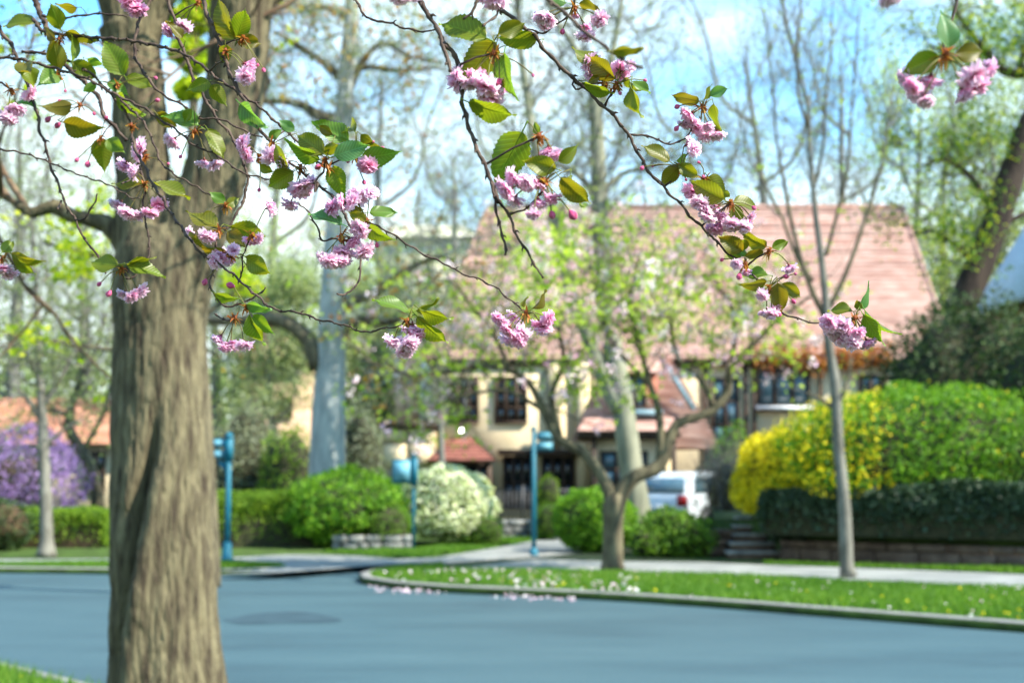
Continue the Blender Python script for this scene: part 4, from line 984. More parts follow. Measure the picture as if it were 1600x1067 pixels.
px_tree('pale_tree', 'pale leaning tree whose two stems rise behind the blossoming tree', [
    [(1003, gbase(1003, 29.5), 50), (996, 800, 42), (982, 700, 37), (970, 610, 34), (955, 530, 32), (944, 440, 28), (938, 330, 26), (934, 240, 24), (930, 170, 22), (920, 110, 14), (895, 70, 11), (862, 20, 8), (850, -40, 6)],
    [(972, 640, 34), (948, 600, 28), (920, 530, 24), (896, 470, 22), (880, 410, 20), (868, 350, 19), (850, 290, 16), (834, 220, 14), (822, 140, 12), (812, 60, 10), (806, -40, 7)],
    [(932, 190, 16), (950, 120, 12), (962, 60, 10), (972, 0, 8), (985, -70, 6)],
    [(940, 340, 16), (925, 300, 12), (905, 275, 10), (880, 262, 7), (845, 250, 5)],
    [(940, 300, 12), (975, 270, 8), (1010, 262, 6), (1050, 230, 4)],
    [(880, 410, 10), (840, 395, 7), (790, 380, 5)]],
    29.5, 'bark_pale', [(2, 0.12, 0.08, 'lf_sparse', 0.35)],
    [(0, 44, 2.6, .025, 2, .3, .45), (1, 34, 2.4, .025, 2, .3, .3), (2, 18, 2.4, .02, 2, .3, .1), (3, 12, 2, .02, 2, .2, .2), (4, 12, 2, .02, 2, .2, .2), (5, 8, 1.6, .02, 2, .2, .2)])
# --- small blossoming tree on the island
Bt = 22.4
root, lines, tips = px_tree('blossoming_tree', 'small spreading tree with pink and white blossom on the grass strip', [
    [(957, gbase(957, Bt), 42), (957, 880, 36), (958, 830, 33), (960, 790, 36), (964, 772, 30)],
    [(958, 795, 24), (948, 760, 20), (928, 726, 18), (905, 702, 16), (876, 688, 15), (862, 668, 13), (848, 640, 12), (828, 600, 10), (795, 577, 9), (750, 572, 8), (690, 582, 7), (640, 585, 5), (560, 560, 4)],
    [(962, 790, 28), (975, 762, 25), (996, 742, 23), (1022, 734, 22), (1040, 712, 20), (1044, 690, 18), (1058, 662, 16), (1085, 652, 15), (1112, 642, 14), (1138, 612, 12), (1140, 575, 11), (1170, 545, 10), (1215, 500, 7), (1270, 460, 5)],
    [(1032, 722, 17), (1032, 680, 13), (1028, 640, 12), (1015, 600, 10), (1000, 540, 8), (985, 470, 6), (1000, 390, 4)],
    [(1115, 642, 11), (1106, 610, 10), (1085, 582, 9), (1060, 560, 8), (1050, 500, 6), (1075, 420, 4)],
    [(876, 688, 11), (862, 620, 9), (880, 560, 7), (860, 480, 6), (830, 420, 4)],
    [(795, 577, 8), (770, 520, 6), (730, 470, 5), (700, 430, 3)],
    [(1140, 580, 8), (1150, 500, 7), (1120, 440, 5), (1110, 370, 3)],
    [(1015, 600, 8), (960, 540, 6), (930, 460, 5), (920, 390, 3)], [(848, 640, 8), (790, 610, 6), (720, 620, 5), (660, 640, 3)]],
    Bt, 'bark_olive', [],
    [(1, 36, 1.3, .012, 1, .4, .3), (2, 26, 1.3, .012, 1, .5, .55), (3, 16, 1.2, .012, 1, .5, .4), (4, 16, 1.2, .012, 1, .5, .3), (5, 16, 1.2, .012, 1, .4, .3), (6, 14, 1.2, .012, 1, .3, .2), (7, 14, 1.1, .012, 1, .4, .2), (8, 12, 1.1, .012, 1, .4, .3), (9, 12, 1.1, .01, 1, .1, .2)])
tp = np.array(tips)
def crown(n, size, mat, seedn, dens=1.0, nm='foliage', jit=0.16):
    """sprays through the crown: ellipsoid volume as seen, thinned by noise so sky and house show through"""
    out = []
    c0 = np.array(P(905, 485, Bt)); rx, ry, rz = 330 * Bt / FPX, 2.6, 165 * Bt / FPX
    c = rng.uniform(-1, 1, (n * 4, 3)); c = c[(c ** 2).sum(1) < 1]
    pz = c0 + c * [rx, ry, rz]; pz[:, 2] -= 0.25 * np.abs(c[:, 0]) ** 2
    keep = snoise(pz, 2.4, seedn) > 0.02 - 0.25 * dens; keep &= ~((c[:, 0] < -0.3) & (snoise(pz, 3.1, seedn + 1) < 0.22)); keep &= ~((c[:, 2] < -0.15) & (rng.uniform(0, 1, len(c)) < .8))
    return pz[keep][:n]
for (n, s, mt_, nm, per, sp_) in ((1250, 0.105, 'lf_spring', 'foliage', 4, 0.085), (400, 0.072, 'lf_pinkbl', 'blossom', 16, 0.048)):
    pz = crown(n, s, mt_, 71); tt = tp[rng.integers(0, len(tp), int(n * 0.5))]
    pz = np.concatenate([pz, tt]); p = np.repeat(pz, per, 0) + rng.normal(size=(len(pz) * per, 3)) * sp_
    mb = MB(); rv = np.repeat(rng.uniform(0, 1, len(pz)), per) * 0.6 + rng.uniform(0, .4, len(p)); leafquads(mb, p, s, rnd=rv)
    o = tag(mb.build(nm, M[mt_], root), kind='stuff'); o.location = -Vector(root.location)

# --- slender young tree at the right
Sy = 20.9
px_tree('slender_tree', 'slender young tree with upright bare branches on the grass strip', [
    [(1326, gbase(1326, Sy), 30), (1323, 885, 23), (1319, 790, 20), (1309, 690, 18), (1305, 600, 16), (1295, 540, 15), (1291, 470, 13), (1283, 400, 11), (1274, 330, 9), (1266, 250, 8), (1262, 160, 6), (1240, 80, 5), (1222, 0, 5), (1210, -80, 4)],
    [(1294, 500, 12), (1276, 470, 10), (1256, 420, 8), (1240, 360, 7), (1228, 300, 6), (1214, 220, 4), (1205, 120, 3), (1196, 20, 2)],
    [(1296, 480, 10), (1316, 440, 8), (1336, 390, 7), (1356, 330, 6), (1372, 280, 5), (1388, 200, 3), (1400, 120, 2)],
    [(1270, 440, 9), (1245, 400, 6), (1222, 340, 5), (1196, 290, 4), (1170, 240, 3), (1150, 160, 2)],
    [(1290, 400, 7), (1304, 350, 6), (1322, 280, 5), (1330, 200, 4), (1336, 100, 3), (1345, 10, 2)],
    [(1270, 300, 7), (1285, 240, 5), (1290, 160, 4), (1300, 80, 3), (1302, 0, 2)],
    [(1264, 200, 6), (1248, 150, 5), (1246, 80, 4), (1252, 0, 3)],
    [(1308, 640, 6), (1322, 600, 5), (1332, 560, 3)], [(1306, 640, 6), (1285, 625, 5), (1260, 612, 3)]],
    Sy, 'bark_young', [(1, 0.07, 0.08, 'lf_spring', 0.22)],
    [(0, 26, 1.5, .009, 1, 1.2, .6), (1, 16, 1.3, .008, 1, 1.2, .3), (2, 16, 1.3, .008, 1, 1.1, .3), (3, 16, 1.3, .008, 1, 1.1, .3), (4, 16, 1.2, .008, 1, 1.2, .2), (5, 12, 1.2, .007, 1, 1.2, .2), (6, 12, 1.2, .007, 1, 1.2, .2), (7, 4, .5, .005, 1, .6, .2), (8, 5, .5, .005, 1, .4, .2)], lbark='bark_olive')
# --- left trees
px_tree('straight_young_tree', 'straight grey young tree at the far left in front of the low hedge', [
    [(72, gbase(72, 26.2), 34), (73, 845, 21), (71, 780, 19), (68, 700, 17), (64, 620, 14), (60, 540, 11), (56, 450, 8), (50, 350, 5)],
    [(66, 660, 9), (40, 620, 7), (10, 600, 5), (-30, 590, 3)], [(66, 640, 9), (95, 590, 7), (120, 540, 5), (140, 480, 3)], [(64, 600, 8), (40, 550, 6), (25, 490, 4)],
    [(68, 700, 8), (100, 670, 5), (130, 655, 3)]],
    26.2, 'bark_young', [(2, .1, .08, 'lf_sparse', .35)], [(0, 26, 1.6, .014, 2, .4, .4), (1, 12, 1.3, .01, 2, .3, .2), (2, 12, 1.3, .01, 2, .4, .2), (3, 10, 1.3, .01, 2, .4, .2), (4, 6, 1, .01, 2, .3, .2)])
px_tree('crooked_tree', 'crooked brown tree in front of the orange roof', [
    [(152, gbase(152, 35), 22), (150, 760, 20), (132, 710, 18), (108, 670, 15), (112, 630, 13), (126, 590, 10), (120, 540, 7)],
    [(118, 660, 9), (85, 640, 7), (50, 645, 5)], [(132, 700, 9), (160, 650, 7), (172, 600, 5)], [(126, 590, 7), (150, 550, 5), (165, 490, 3)]],
    35, 'bark_olive', [(2, .15, .1, 'lf_sparse', .5)], [(0, 20, 2.2, .02, 2, .4, .4), (1, 10, 1.8, .014, 2, .3, .2), (2, 10, 1.8, .014, 2, .4, .2), (3, 10, 1.8, .014, 2, .4, .2)])
# --- dark leaning tree at the right
px_tree('leaning_tree', 'dark trunk leaning in from the right edge with fresh green leaves', [
    [(1420, 660, 30), (1470, 560, 40), (1515, 450, 46), (1548, 370, 44), (1575, 290, 44), (1600, 220, 42), (1640, 130, 38), (1690, 20, 32), (1740, -100, 24)],
    [(1660, 90, 22), (1610, 112, 20), (1570, 112, 17), (1540, 80, 13), (1515, 50, 10), (1495, 20, 6), (1480, -20, 4)],
    [(1590, 120, 12), (1600, 80, 9), (1612, 30, 6)], [(1545, 385, 14), (1570, 352, 10), (1610, 330, 8)],
    [(1560, 340, 14), (1520, 280, 10), (1480, 250, 7), (1440, 260, 4)], [(1530, 420, 12), (1490, 380, 9), (1450, 360, 6), (1420, 370, 3)], [(1548, 100, 9), (1500, 92, 6), (1450, 70, 4)]],
    31, 'bark_dark', [(3, .12, .09, 'lf_yellow', .16), (3, .14, .10, 'lf_box', .26)],
    [(0, 14, 1.6, .02, 2, .2, .6), (1, 24, 1.5, .015, 2, .1, .2), (2, 8, 1.2, .012, 2, .2, .2), (4, 20, 1.4, .014, 2, .1, .3), (5, 12, 1.2, .012, 2, .1, .2), (6, 12, 1.2, .012, 2, .1, .2)])
# --- distant trees behind the houses: each an individual with its own fork
def far_tree(label, px, D, ytop, w, leaf, keep, per=2, size=0.13, twn=26, lev=3, seed=0, bark='bark_twig', L=None, name='bare_tree', up=0.45):
    r0 = np.random.default_rng(100 + seed); yb = gbase(px, D); H_ = yb - ytop
    trunk = [(px, yb, w), (px + r0.uniform(-8, 8), yb - H_ * .3, w * .8), (px + r0.uniform(-14, 14), yb - H_ * .6, w * .5), (px + r0.uniform(-20, 20), yb - H_ * .9, w * .2)]
    rl = [trunk]
    for k in range(5):
        t = 0.25 + k * 0.13; sgn = 1 if k % 2 else -1; bx_ = px; by = yb - H_ * t; s = H_ * r0.uniform(.18, .32)
        rl.append([(bx_, by, w * .30), (bx_ + sgn * s * .28, by - s * .25, w * .22), (bx_ + sgn * s * .40, by - s * .75, w * .15), (bx_ + sgn * s * .62, by - s * 1.25, w * .07)])
    L = L or (H_ * D / FPX) * 0.17
    tw = [(0, twn, L, .03, lev - 1, up, .35)] + [(k, twn // 3, L * .8, .025, lev - 1, up, .2) for k in range(1, 6)]
    return px_tree(name, label, rl, D, bark, [(per, .3, size, leaf, keep)] if leaf else [], tw, group='trees behind the houses', seed=200 + seed, k=7)
far_tree('bare twiggy tree behind the houses left of the grey tree', 430, 66, 150, 30, 'lf_sparse', .3, seed=1)
far_tree('fine twigged tree behind the apartment block', 640, 96, 250, 24, 'lf_sparse', .25, seed=2, twn=26)
far_tree('bare tree rising left above the terracotta ridge', 720, 62, 190, 22, 'lf_sparse', .2, seed=3, twn=26)
far_tree('thin budding tree over the middle of the terracotta ridge', 1080, 64, 60, 24, 'lf_sparse', .2, seed=4, twn=32)
far_tree('tall budding tree over the right part of the ridge', 1180, 70, 20, 26, 'lf_sparse', .2, seed=5, twn=32)
far_tree('wispy tree behind the slender young tree', 1330, 66, 40, 24, 'lf_sparse', .25, seed=6, twn=32)
far_tree('yellow green tree past the hipped end of the roof', 1475, 58, 210, 28, 'lf_spring', .4, per=3, size=.16, seed=7, twn=30, name='leafy_tree')
far_tree('blue green tree over the evergreen at the right', 1560, 50, 130, 24, 'lf_sparse', .8, per=3, size=.16, seed=8, twn=30, name='leafy_tree')
far_tree('tall bare tree above the orange roofed house', 20, 62, 130, 30, 'lf_sparse', .5, seed=9, twn=30)
far_tree('bare tree above the right end of the orange roof', 130, 66, 230, 26, 'lf_sparse', .55, seed=10, twn=26)
far_tree('green hazed tree between the thick trunk and the peach house', 345, 52, 330, 22, 'lf_spring', .4, per=2, seed=11, twn=26, name='leafy_tree')
far_tree('light green tree between the peach house and the low wing', 560, 56, 400, 22, 'lf_spring', .3, per=2, seed=12, twn=30, name='leafy_tree')
far_tree('yellowish tree at the left hip of the terracotta roof', 696, 42.0, 400, 12, 'lf_sparse', .3, per=2, size=.1, seed=13, twn=20, name='leafy_tree')
far_tree('wispy tree high between grey tree and pale tree', 600, 74, 60, 26, 'lf_sparse', .3, seed=14, twn=26)
far_tree('bare crown over the left hip of the terracotta roof', 800, 72, 120, 24, 'lf_sparse', .15, seed=15, twn=30)
far_tree('outer wispy tree right of the hipped roof end', 1420, 76, 120, 24, 'lf_sparse', .5, seed=16, twn=30)
far_tree('bare tree left of the frame edge above the orange roof', -60, 56, 80, 26, 'lf_sparse', .5, seed=17, twn=30)
far_tree('leafy tree beyond the right frame edge', 1700, 60, 120, 26, 'lf_spring', .7, per=3, size=.2, seed=18, twn=30, name='leafy_tree')
far_tree('hazy leafed tree in front of the peach house', 425, 50, 420, 20, 'lf_haze', .7, per=4, size=.14, seed=21, twn=34, name='leafy_tree')
far_tree('hazy leafed tree beside the low wing of the tudor house', 590, 52, 470, 18, 'lf_haze', .7, per=4, size=.14, seed=22, twn=30, name='leafy_tree')
# low wood closing the view beyond the gardens
mb = MB(); m = 40000
xx = rng.uniform(-75, 75, m); yy = rng.uniform(100, 116, m); zz = rng.uniform(0, 1, m) ** 1.2 * (11.0 + 3.5 * snoise(np.c_[xx, yy * 0, 0 * xx], .25, 4)) 
leafquads(mb, np.c_[xx, yy, zz], .75); tag(mb.build('distant_wood', M['lf_haze']), 'low green wood closing the view far behind the houses', 'wood', kind='stuff')
mb = MB()
for k in range(60):
    x_ = -75 + k * 2.5 + rng.uniform(-1, 1); mb.tube([(x_, 108, 0), (x_ + .3, 108, 6)], [.2, .08], 5)
tag(mb.build('distant_trunks', M['bark_twig']), 'grey trunks inside the far green wood', 'wood', kind='stuff')
# ================================================================== flowering cherry overhead, in focus
def cherry_leaf_mat():
    m, nt, out = newmat('cherry_leaf')
    N, Lk = nt.nodes, nt.links
    uv = N.new('ShaderNodeUVMap'); sep = N.new('ShaderNodeSeparateXYZ'); Lk.new(uv.outputs[0], sep.inputs[0])
    oi = N.new('ShaderNodeObjectInfo')
    base = ramp(nt, [(0, (0.115, 0.10, 0.010)), (0.3, (0.12, 0.145, 0.012)), (0.7, (0.115, 0.175, 0.014)), (0.9, (0.09, 0.19, 0.03)), (1, (0.08, 0.20, 0.085))], oi.outputs['Random'])
    # side veins slant forward from the midrib
    ab = N.new('ShaderNodeMath'); ab.operation = 'ABSOLUTE'; Lk.new(sep.outputs['X'], ab.inputs[0])
    m1 = N.new('ShaderNodeMath'); m1.operation = 'MULTIPLY_ADD'; Lk.new(ab.outputs[0], m1.inputs[0]); m1.inputs[1].default_value = -0.42; Lk.new(sep.outputs['Y'], m1.inputs[2])
    m2 = N.new('ShaderNodeMath'); m2.operation = 'MULTIPLY'; Lk.new(m1.outputs[0], m2.inputs[0]); m2.inputs[1].default_value = 2 * math.pi * 11
    sn = N.new('ShaderNodeMath'); sn.operation = 'SINE'; Lk.new(m2.outputs[0], sn.inputs[0])
    vr = N.new('ShaderNodeMapRange'); vr.inputs[1].default_value = 0.72; vr.inputs[2].default_value = 1.0; Lk.new(sn.outputs[0], vr.inputs[0])
    mr = N.new('ShaderNodeMapRange'); mr.inputs[1].default_value = 0.055; mr.inputs[2].default_value = 0.02; Lk.new(ab.outputs[0], mr.inputs[0])
    mxv = N.new('ShaderNodeMath'); mxv.operation = 'MAXIMUM'; Lk.new(vr.outputs[0], mxv.inputs[0]); Lk.new(mr.outputs[0], mxv.inputs[1])
    vein = N.new('ShaderNodeMix'); vein.data_type = 'RGBA'; Lk.new(mxv.outputs[0], vein.inputs[0]); Lk.new(base.outputs[0], vein.inputs[6])
    lt = N.new('ShaderNodeMix'); lt.data_type = 'RGBA'; lt.blend_type = 'MULTIPLY'; lt.inputs[0].default_value = 1; lt.inputs[7].default_value = (1.45, 1.5, 1.6, 1)
    Lk.new(base.outputs[0], lt.inputs[6]); Lk.new(lt.outputs[2], vein.inputs[7])
    tc = N.new('ShaderNodeTexCoord'); nz = N.new('ShaderNodeTexNoise'); nz.inputs['Scale'].default_value = 2.6; nz.inputs['Detail'].default_value = 4
    Lk.new(tc.outputs['Object'], nz.inputs[0])
    br = ramp(nt, [(0.32, (1.12, 0.88, 0.65)), (0.55, (1, 1, 1))], nz.outputs['Fac'])   # young bronze patches
    c = N.new('ShaderNodeMix'); c.data_type = 'RGBA'; c.blend_type = 'MULTIPLY'; c.inputs[0].default_value = 0.8
    Lk.new(vein.outputs[2], c.inputs[6]); Lk.new(br.outputs[0], c.inputs[7])
    b = N.new('ShaderNodeBsdfPrincipled'); b.inputs['Roughness'].default_value = 0.42; b.inputs['Specular IOR Level'].default_value = 0.45
    Lk.new(c.outputs[2], b.inputs['Base Color'])
    t = N.new('ShaderNodeBsdfTranslucent'); g_ = N.new('ShaderNodeMix'); g_.data_type = 'RGBA'; g_.blend_type = 'MULTIPLY'; g_.inputs[0].default_value = 1
    g_.inputs[7].default_value = (2.0, 1.75, 0.55, 1); Lk.new(c.outputs[2], g_.inputs[6]); Lk.new(g_.outputs[2], t.inputs[0])
    bp = N.new('ShaderNodeBump'); bp.inputs['Strength'].default_value = 0.12; bp.inputs['Distance'].default_value = 0.001
    Lk.new(sn.outputs[0], bp.inputs['Height']); Lk.new(bp.outputs[0], b.inputs['Normal'])
    mx = N.new('ShaderNodeMixShader'); mx.inputs[0].default_value = 0.50
    Lk.new(b.outputs[0], mx.inputs[1]); Lk.new(t.outputs[0], mx.inputs[2]); Lk.new(mx.outputs[0], out.inputs[0])
    return m
def petal_mat(name, stops, trans=0.4):
    m, nt, out = newmat(name); N, Lk = nt.nodes, nt.links
    at = N.new('ShaderNodeAttribute'); at.attribute_name = 'rnd'
    r = ramp(nt, stops, at.outputs['Fac'])
    oi = N.new('ShaderNodeObjectInfo'); rr = ramp(nt, [(0, (1.0, 0.74, 0.88)), (0.5, (1.0, 0.93, 0.97)), (1, (1.0, 1.0, 1.0))], oi.outputs['Random'])
    c = N.new('ShaderNodeMix'); c.data_type = 'RGBA'; c.blend_type = 'MULTIPLY'; c.inputs[0].default_value = 1
    Lk.new(r.outputs[0], c.inputs[6]); Lk.new(rr.outputs[0], c.inputs[7])
    b = N.new('ShaderNodeBsdfPrincipled'); b.inputs['Roughness'].default_value = 0.6; b.inputs['Specular IOR Level'].default_value = 0.2
    b.inputs['Sheen Weight'].default_value = 0.1
    t = N.new('ShaderNodeBsdfTranslucent'); Lk.new(c.outputs[2], b.inputs['Base Color']); Lk.new(c.outputs[2], t.inputs[0])
    mx = N.new('ShaderNodeMixShader'); mx.inputs[0].default_value = trans
    Lk.new(b.outputs[0], mx.inputs[1]); Lk.new(t.outputs[0], mx.inputs[2]); Lk.new(mx.outputs[0], out.inputs[0])
    return m
M['cleaf'] = cherry_leaf_mat()
M['petal'] = petal_mat('cherry_petal', [(0, (0.74, 0.18, 0.38)), (0.3, (0.88, 0.46, 0.64)), (0.62, (0.93, 0.67, 0.82)), (1, (0.95, 0.82, 0.91))], 0.5)
M['bud'] = petal_mat('cherry_bud', [(0, (0.45, 0.04, 0.12)), (0.5, (0.70, 0.14, 0.30)), (1, (0.82, 0.34, 0.50))], 0.25)
M['bract'] = leafmat('bud_scales', g((0.22, 0.055, 0.02), (0.38, 0.13, 0.035), (0.42, 0.26, 0.05)), 0.3)
M['stalk'] = surf('flower_stalk_green', (0.10, 0.07, 0.02), (0.16, 0.17, 0.03), 40, 0.6, 0.0)
M['calyx'] = surf('calyx_maroon', (0.12, 0.03, 0.025), (0.20, 0.07, 0.04), 40, 0.6, 0.0)
M['cbark'] = surf('cherry_bark', (0.030, 0.017, 0.013), (0.105, 0.070, 0.050), 55, 0.75, 0.6, bscale=260, bdist=0.0015)

def leaf_mesh(seed, curl, fold, wave):
    """unit long serrated leaf: base at origin, tip at +Y, petiole behind"""
    r = np.random.default_rng(seed); na, nc = 26, 8; V = []; UV = []
    for i in range(na + 1):
        t = i / na
        w = 0.275 * (math.sin(math.pi * t ** 0.80) ** 0.85) * (1.0 - 0.25 * t) * 1.16 if 0 < t < 1 else 0.0
        if t > 0.80: w = max(0.0, w * (1 - ((t - .80) / .20) ** .6 * .86))
        w *= 1 + 0.035 * math.sin(t * 9 + seed)
        ser = 0.013 * ((i % 2) * 2 - 1) if 1 < i < na - 1 else 0
        for j in range(nc + 1):
            s = (j / nc) * 2 - 1; x = s * (w + (ser if abs(s) == 1 else 0))
            z = fold * abs(x) - curl * (t ** 2) * 0.5 + wave * math.sin(t * 8 + seed + 2 * s) * abs(s) ** 2 * 0.1
            ph = (t - 0.42 * abs(s) * 0.26) * 2 * math.pi * 11
            z += 0.0015 * math.cos(ph) * min(1, abs(s) * 3) * (1 if w > .05 else 0)
            V.append([x, t * (1 - 0.05 * curl) + 0.0, z]); UV.append((s * w * 2, t))
    Q = [[i * (nc + 1) + j, i * (nc + 1) + j + 1, (i + 1) * (nc + 1) + j + 1, (i + 1) * (nc + 1) + j] for i in range(na) for j in range(nc)]
    mb = MB(); mb.add(V, Q=Q)
    pet = [(0, -0.20, -0.03), (0, -0.10, -0.008), (0, 0, 0.0), (0, 0.3, -0.006 - curl * .045), (0, 0.75, -curl * .28)]
    o_ = mb.n; mb.tube(pet, [0.014, 0.013, 0.013, 0.009, 0.003], 5)
    o = mb.build('leaf', M['cleaf'], smooth=True, link=False); me = o.data
    uvl = me.uv_layers.new(name='UVMap'); li = np.empty(len(me.loops), int); me.loops.foreach_get('vertex_index', li)
    UVa = np.array(UV + [(0.0, 0.2)] * (mb.n - o_)); uvl.data.foreach_set('uv', UVa[li].ravel())
    return me
LEAVES = [leaf_mesh(1, .25, .30, .5), leaf_mesh(2, .5, .45, .8), leaf_mesh(3, .1, .18, .6), leaf_mesh(4, .8, .35, .4), leaf_mesh(5, -.2, .5, .7)]
def blossom_mesh(seed, openn=1.0):
    """double cherry flower of radius 1, facing +Z, stalk side at the origin: whorls of notched ruffled petals"""
    r = np.random.default_rng(seed); mb = MB()
    whorls = [(6, 1.05, 1.48 * openn, 0.0), (7, 1.0, 1.18 * openn, .04), (7, 0.90, 0.90 * openn, .07), (6, 0.78, 0.62 * openn, .10), (5, 0.62, 0.34 * openn, .12)]
    for wi, (n, L, tilt, z0) in enumerate(whorls):
        for k in range(n):
            az = (k + r.uniform(-.25, .25)) * 2 * np.pi / n + wi * .7; tl = tilt + r.uniform(-.32, .22); Lp = L * r.uniform(.85, 1.1); wd = Lp * r.uniform(.46, .60)
            na, nc = 6, 8; V = []; A_ = []
            ph = r.uniform(0, 6.28); cup = r.uniform(.15, .5)
            for i in range(na + 1):
                t = i / na; w = wd * (math.sin(min(1, t * 1.15 + .08) * math.pi * .62) ** .8)
                for j in range(nc + 1):
                    s = j / nc * 2 - 1
                    edge = (0.09 * math.cos(s * 9 + ph) + 0.05 * math.cos(s * 19 + 2 * ph)) * (t ** 5) - 0.10 * (abs(s) ** 2.2) * t ** 2 - (0.10 * math.exp(-(s * 4) ** 2)) * t ** 6
                    rr = Lp * (t + edge); a2 = tl - cup * (1 - t) * .5 + .35 * t * t * (0.6 if wi < 3 else -.4)
                    ruff = 0.10 * math.sin(s * 6 + ph * 2) * t ** 2 + .05 * math.sin(s * 13 + ph) * t ** 4
                    x = s * w; rad = rr * math.sin(a2) ; zz = z0 + rr * math.cos(a2) + ruff + cup * .35 * x * x
                    V.append([math.cos(az) * rad - math.sin(az) * x, math.sin(az) * rad + math.cos(az) * x, zz])
                    A_.append(min(1, max(0, t * .78 + .08 * abs(s) + r.uniform(-.05, .05) + (0.10 if wi < 2 else -.03))))
            Q = [[i * (nc + 1) + j, i * (nc + 1) + j + 1, (i + 1) * (nc + 1) + j + 1, (i + 1) * (nc + 1) + j] for i in range(na) for j in range(nc)]
            mb.add(V, Q=Q, a=A_)
    return mb.build('blossom', M['petal'], smooth=True, link=False).data
BLOSSOMS = [blossom_mesh(11, 1.0), blossom_mesh(12, .86), blossom_mesh(13, 1.08), blossom_mesh(14, .72), blossom_mesh(15, .94), blossom_mesh(16, .5), blossom_mesh(17, 1.15), blossom_mesh(18, .82)]
def calyx_mesh():
    mb = MB(); mb.tube([(0, 0, -.30), (0, 0, -.16), (0, 0, -.02), (0, 0, .06)], [.05, .10, .13, .10], 8)
    for k in range(5):
        a_ = k * 2 * math.pi / 5; c_, s_ = math.cos(a_), math.sin(a_)
        pts = [(.10, -.09, 0), (.10, .09, 0), (.34, .05, -.04), (.50, 0, -.02), (.34, -.05, -.04)]
        mb.add([(c_ * x - s_ * y, s_ * x + c_ * y, z) for x, y, z in pts], T=[[0, 1, 2], [0, 2, 3], [0, 3, 4]])
    return mb.build('calyx', M['calyx'], smooth=True, link=False).data
CALYX = calyx_mesh()
def bud_mesh(seed):
    r = np.random.default_rng(seed); mb = MB()
    mb.tube([(0, 0, -.55), (0, 0, -.30), (0, 0, .05), (0, 0, .5), (0, 0, .85), (0, 0, 1.02)], [.05, .30, .50, .50, .28, .04], 10, a=0.35)
    for k in range(5):
        az = k * 2 * np.pi / 5; V = []; A_ = []
        for i in range(7):
            t = i / 6; rr = .56 * math.sin(math.pi * (.12 + .80 * t)) + .015
            for j in range(5):
                s = j / 4 * 2 - 1; an = az + s * .62 * (1 - .25 * t) + t * .5
                V.append([rr * math.cos(an) * (1 + .06 * (s > 0)), rr * math.sin(an) * (1 + .06 * (s > 0)), -.25 + t * 1.28]); A_.append(.15 + .75 * t * (1 - .4 * abs(s)))
        mb.add(V, Q=[[i * 5 + j, i * 5 + j + 1, (i + 1) * 5 + j + 1, (i + 1) * 5 + j] for i in range(6) for j in range(4)], a=A_)
    return mb.build('bud', M['bud'], smooth=True, link=False).data
BUDS = [bud_mesh(1), bud_mesh(2)]
def bract_mesh(seed):
    r = np.random.default_rng(seed); mb = MB()
    for k in range(20):
        d = r.normal(size=3); d[2] -= .35; d /= np.linalg.norm(d); L = r.uniform(.55, 1.25); w = r.uniform(.10, .2)
        u = np.cross(d, [0, 0, 1.0]); u /= np.linalg.norm(u) + 1e-6; nn = np.cross(d, u); o_ = r.normal(size=3) * .2
        c = [o_ + d * L * t + nn * .35 * t * t * L for t in (0, .4, .75, 1)]; ws = [w * .6, w, w * .8, 0.02]
        V = []
        for p_, w_ in zip(c, ws): V += [p_ - u * w_, p_ + nn * w_ * .4, p_ + u * w_]
        mb.add(V, Q=[[3 * i + j, 3 * i + j + 1, 3 * i + j + 4, 3 * i + j + 3] for i in range(3) for j in range(2)], a=r.uniform(0, 1))
    mb.tube([(0, 0, .4), (0, 0, 0), (0, 0, -.3)], [.2, .3, .15], 6, a=.1)
    return mb.build('bud_scales', M['bract'], link=False).data
BRACTS = [bract_mesh(1), bract_mesh(2), bract_mesh(3)]

CT = thing('cherry_tree', 'flowering cherry hanging in sharp focus across the top, with double pink blossom', 'cherry tree')
R2 = random.Random(5)
def inst(name, me, parent, M4):
    o = bpy.data.objects.new(name, me); C.objects.link(o); o.parent = parent; o.matrix_basis = M4; return o

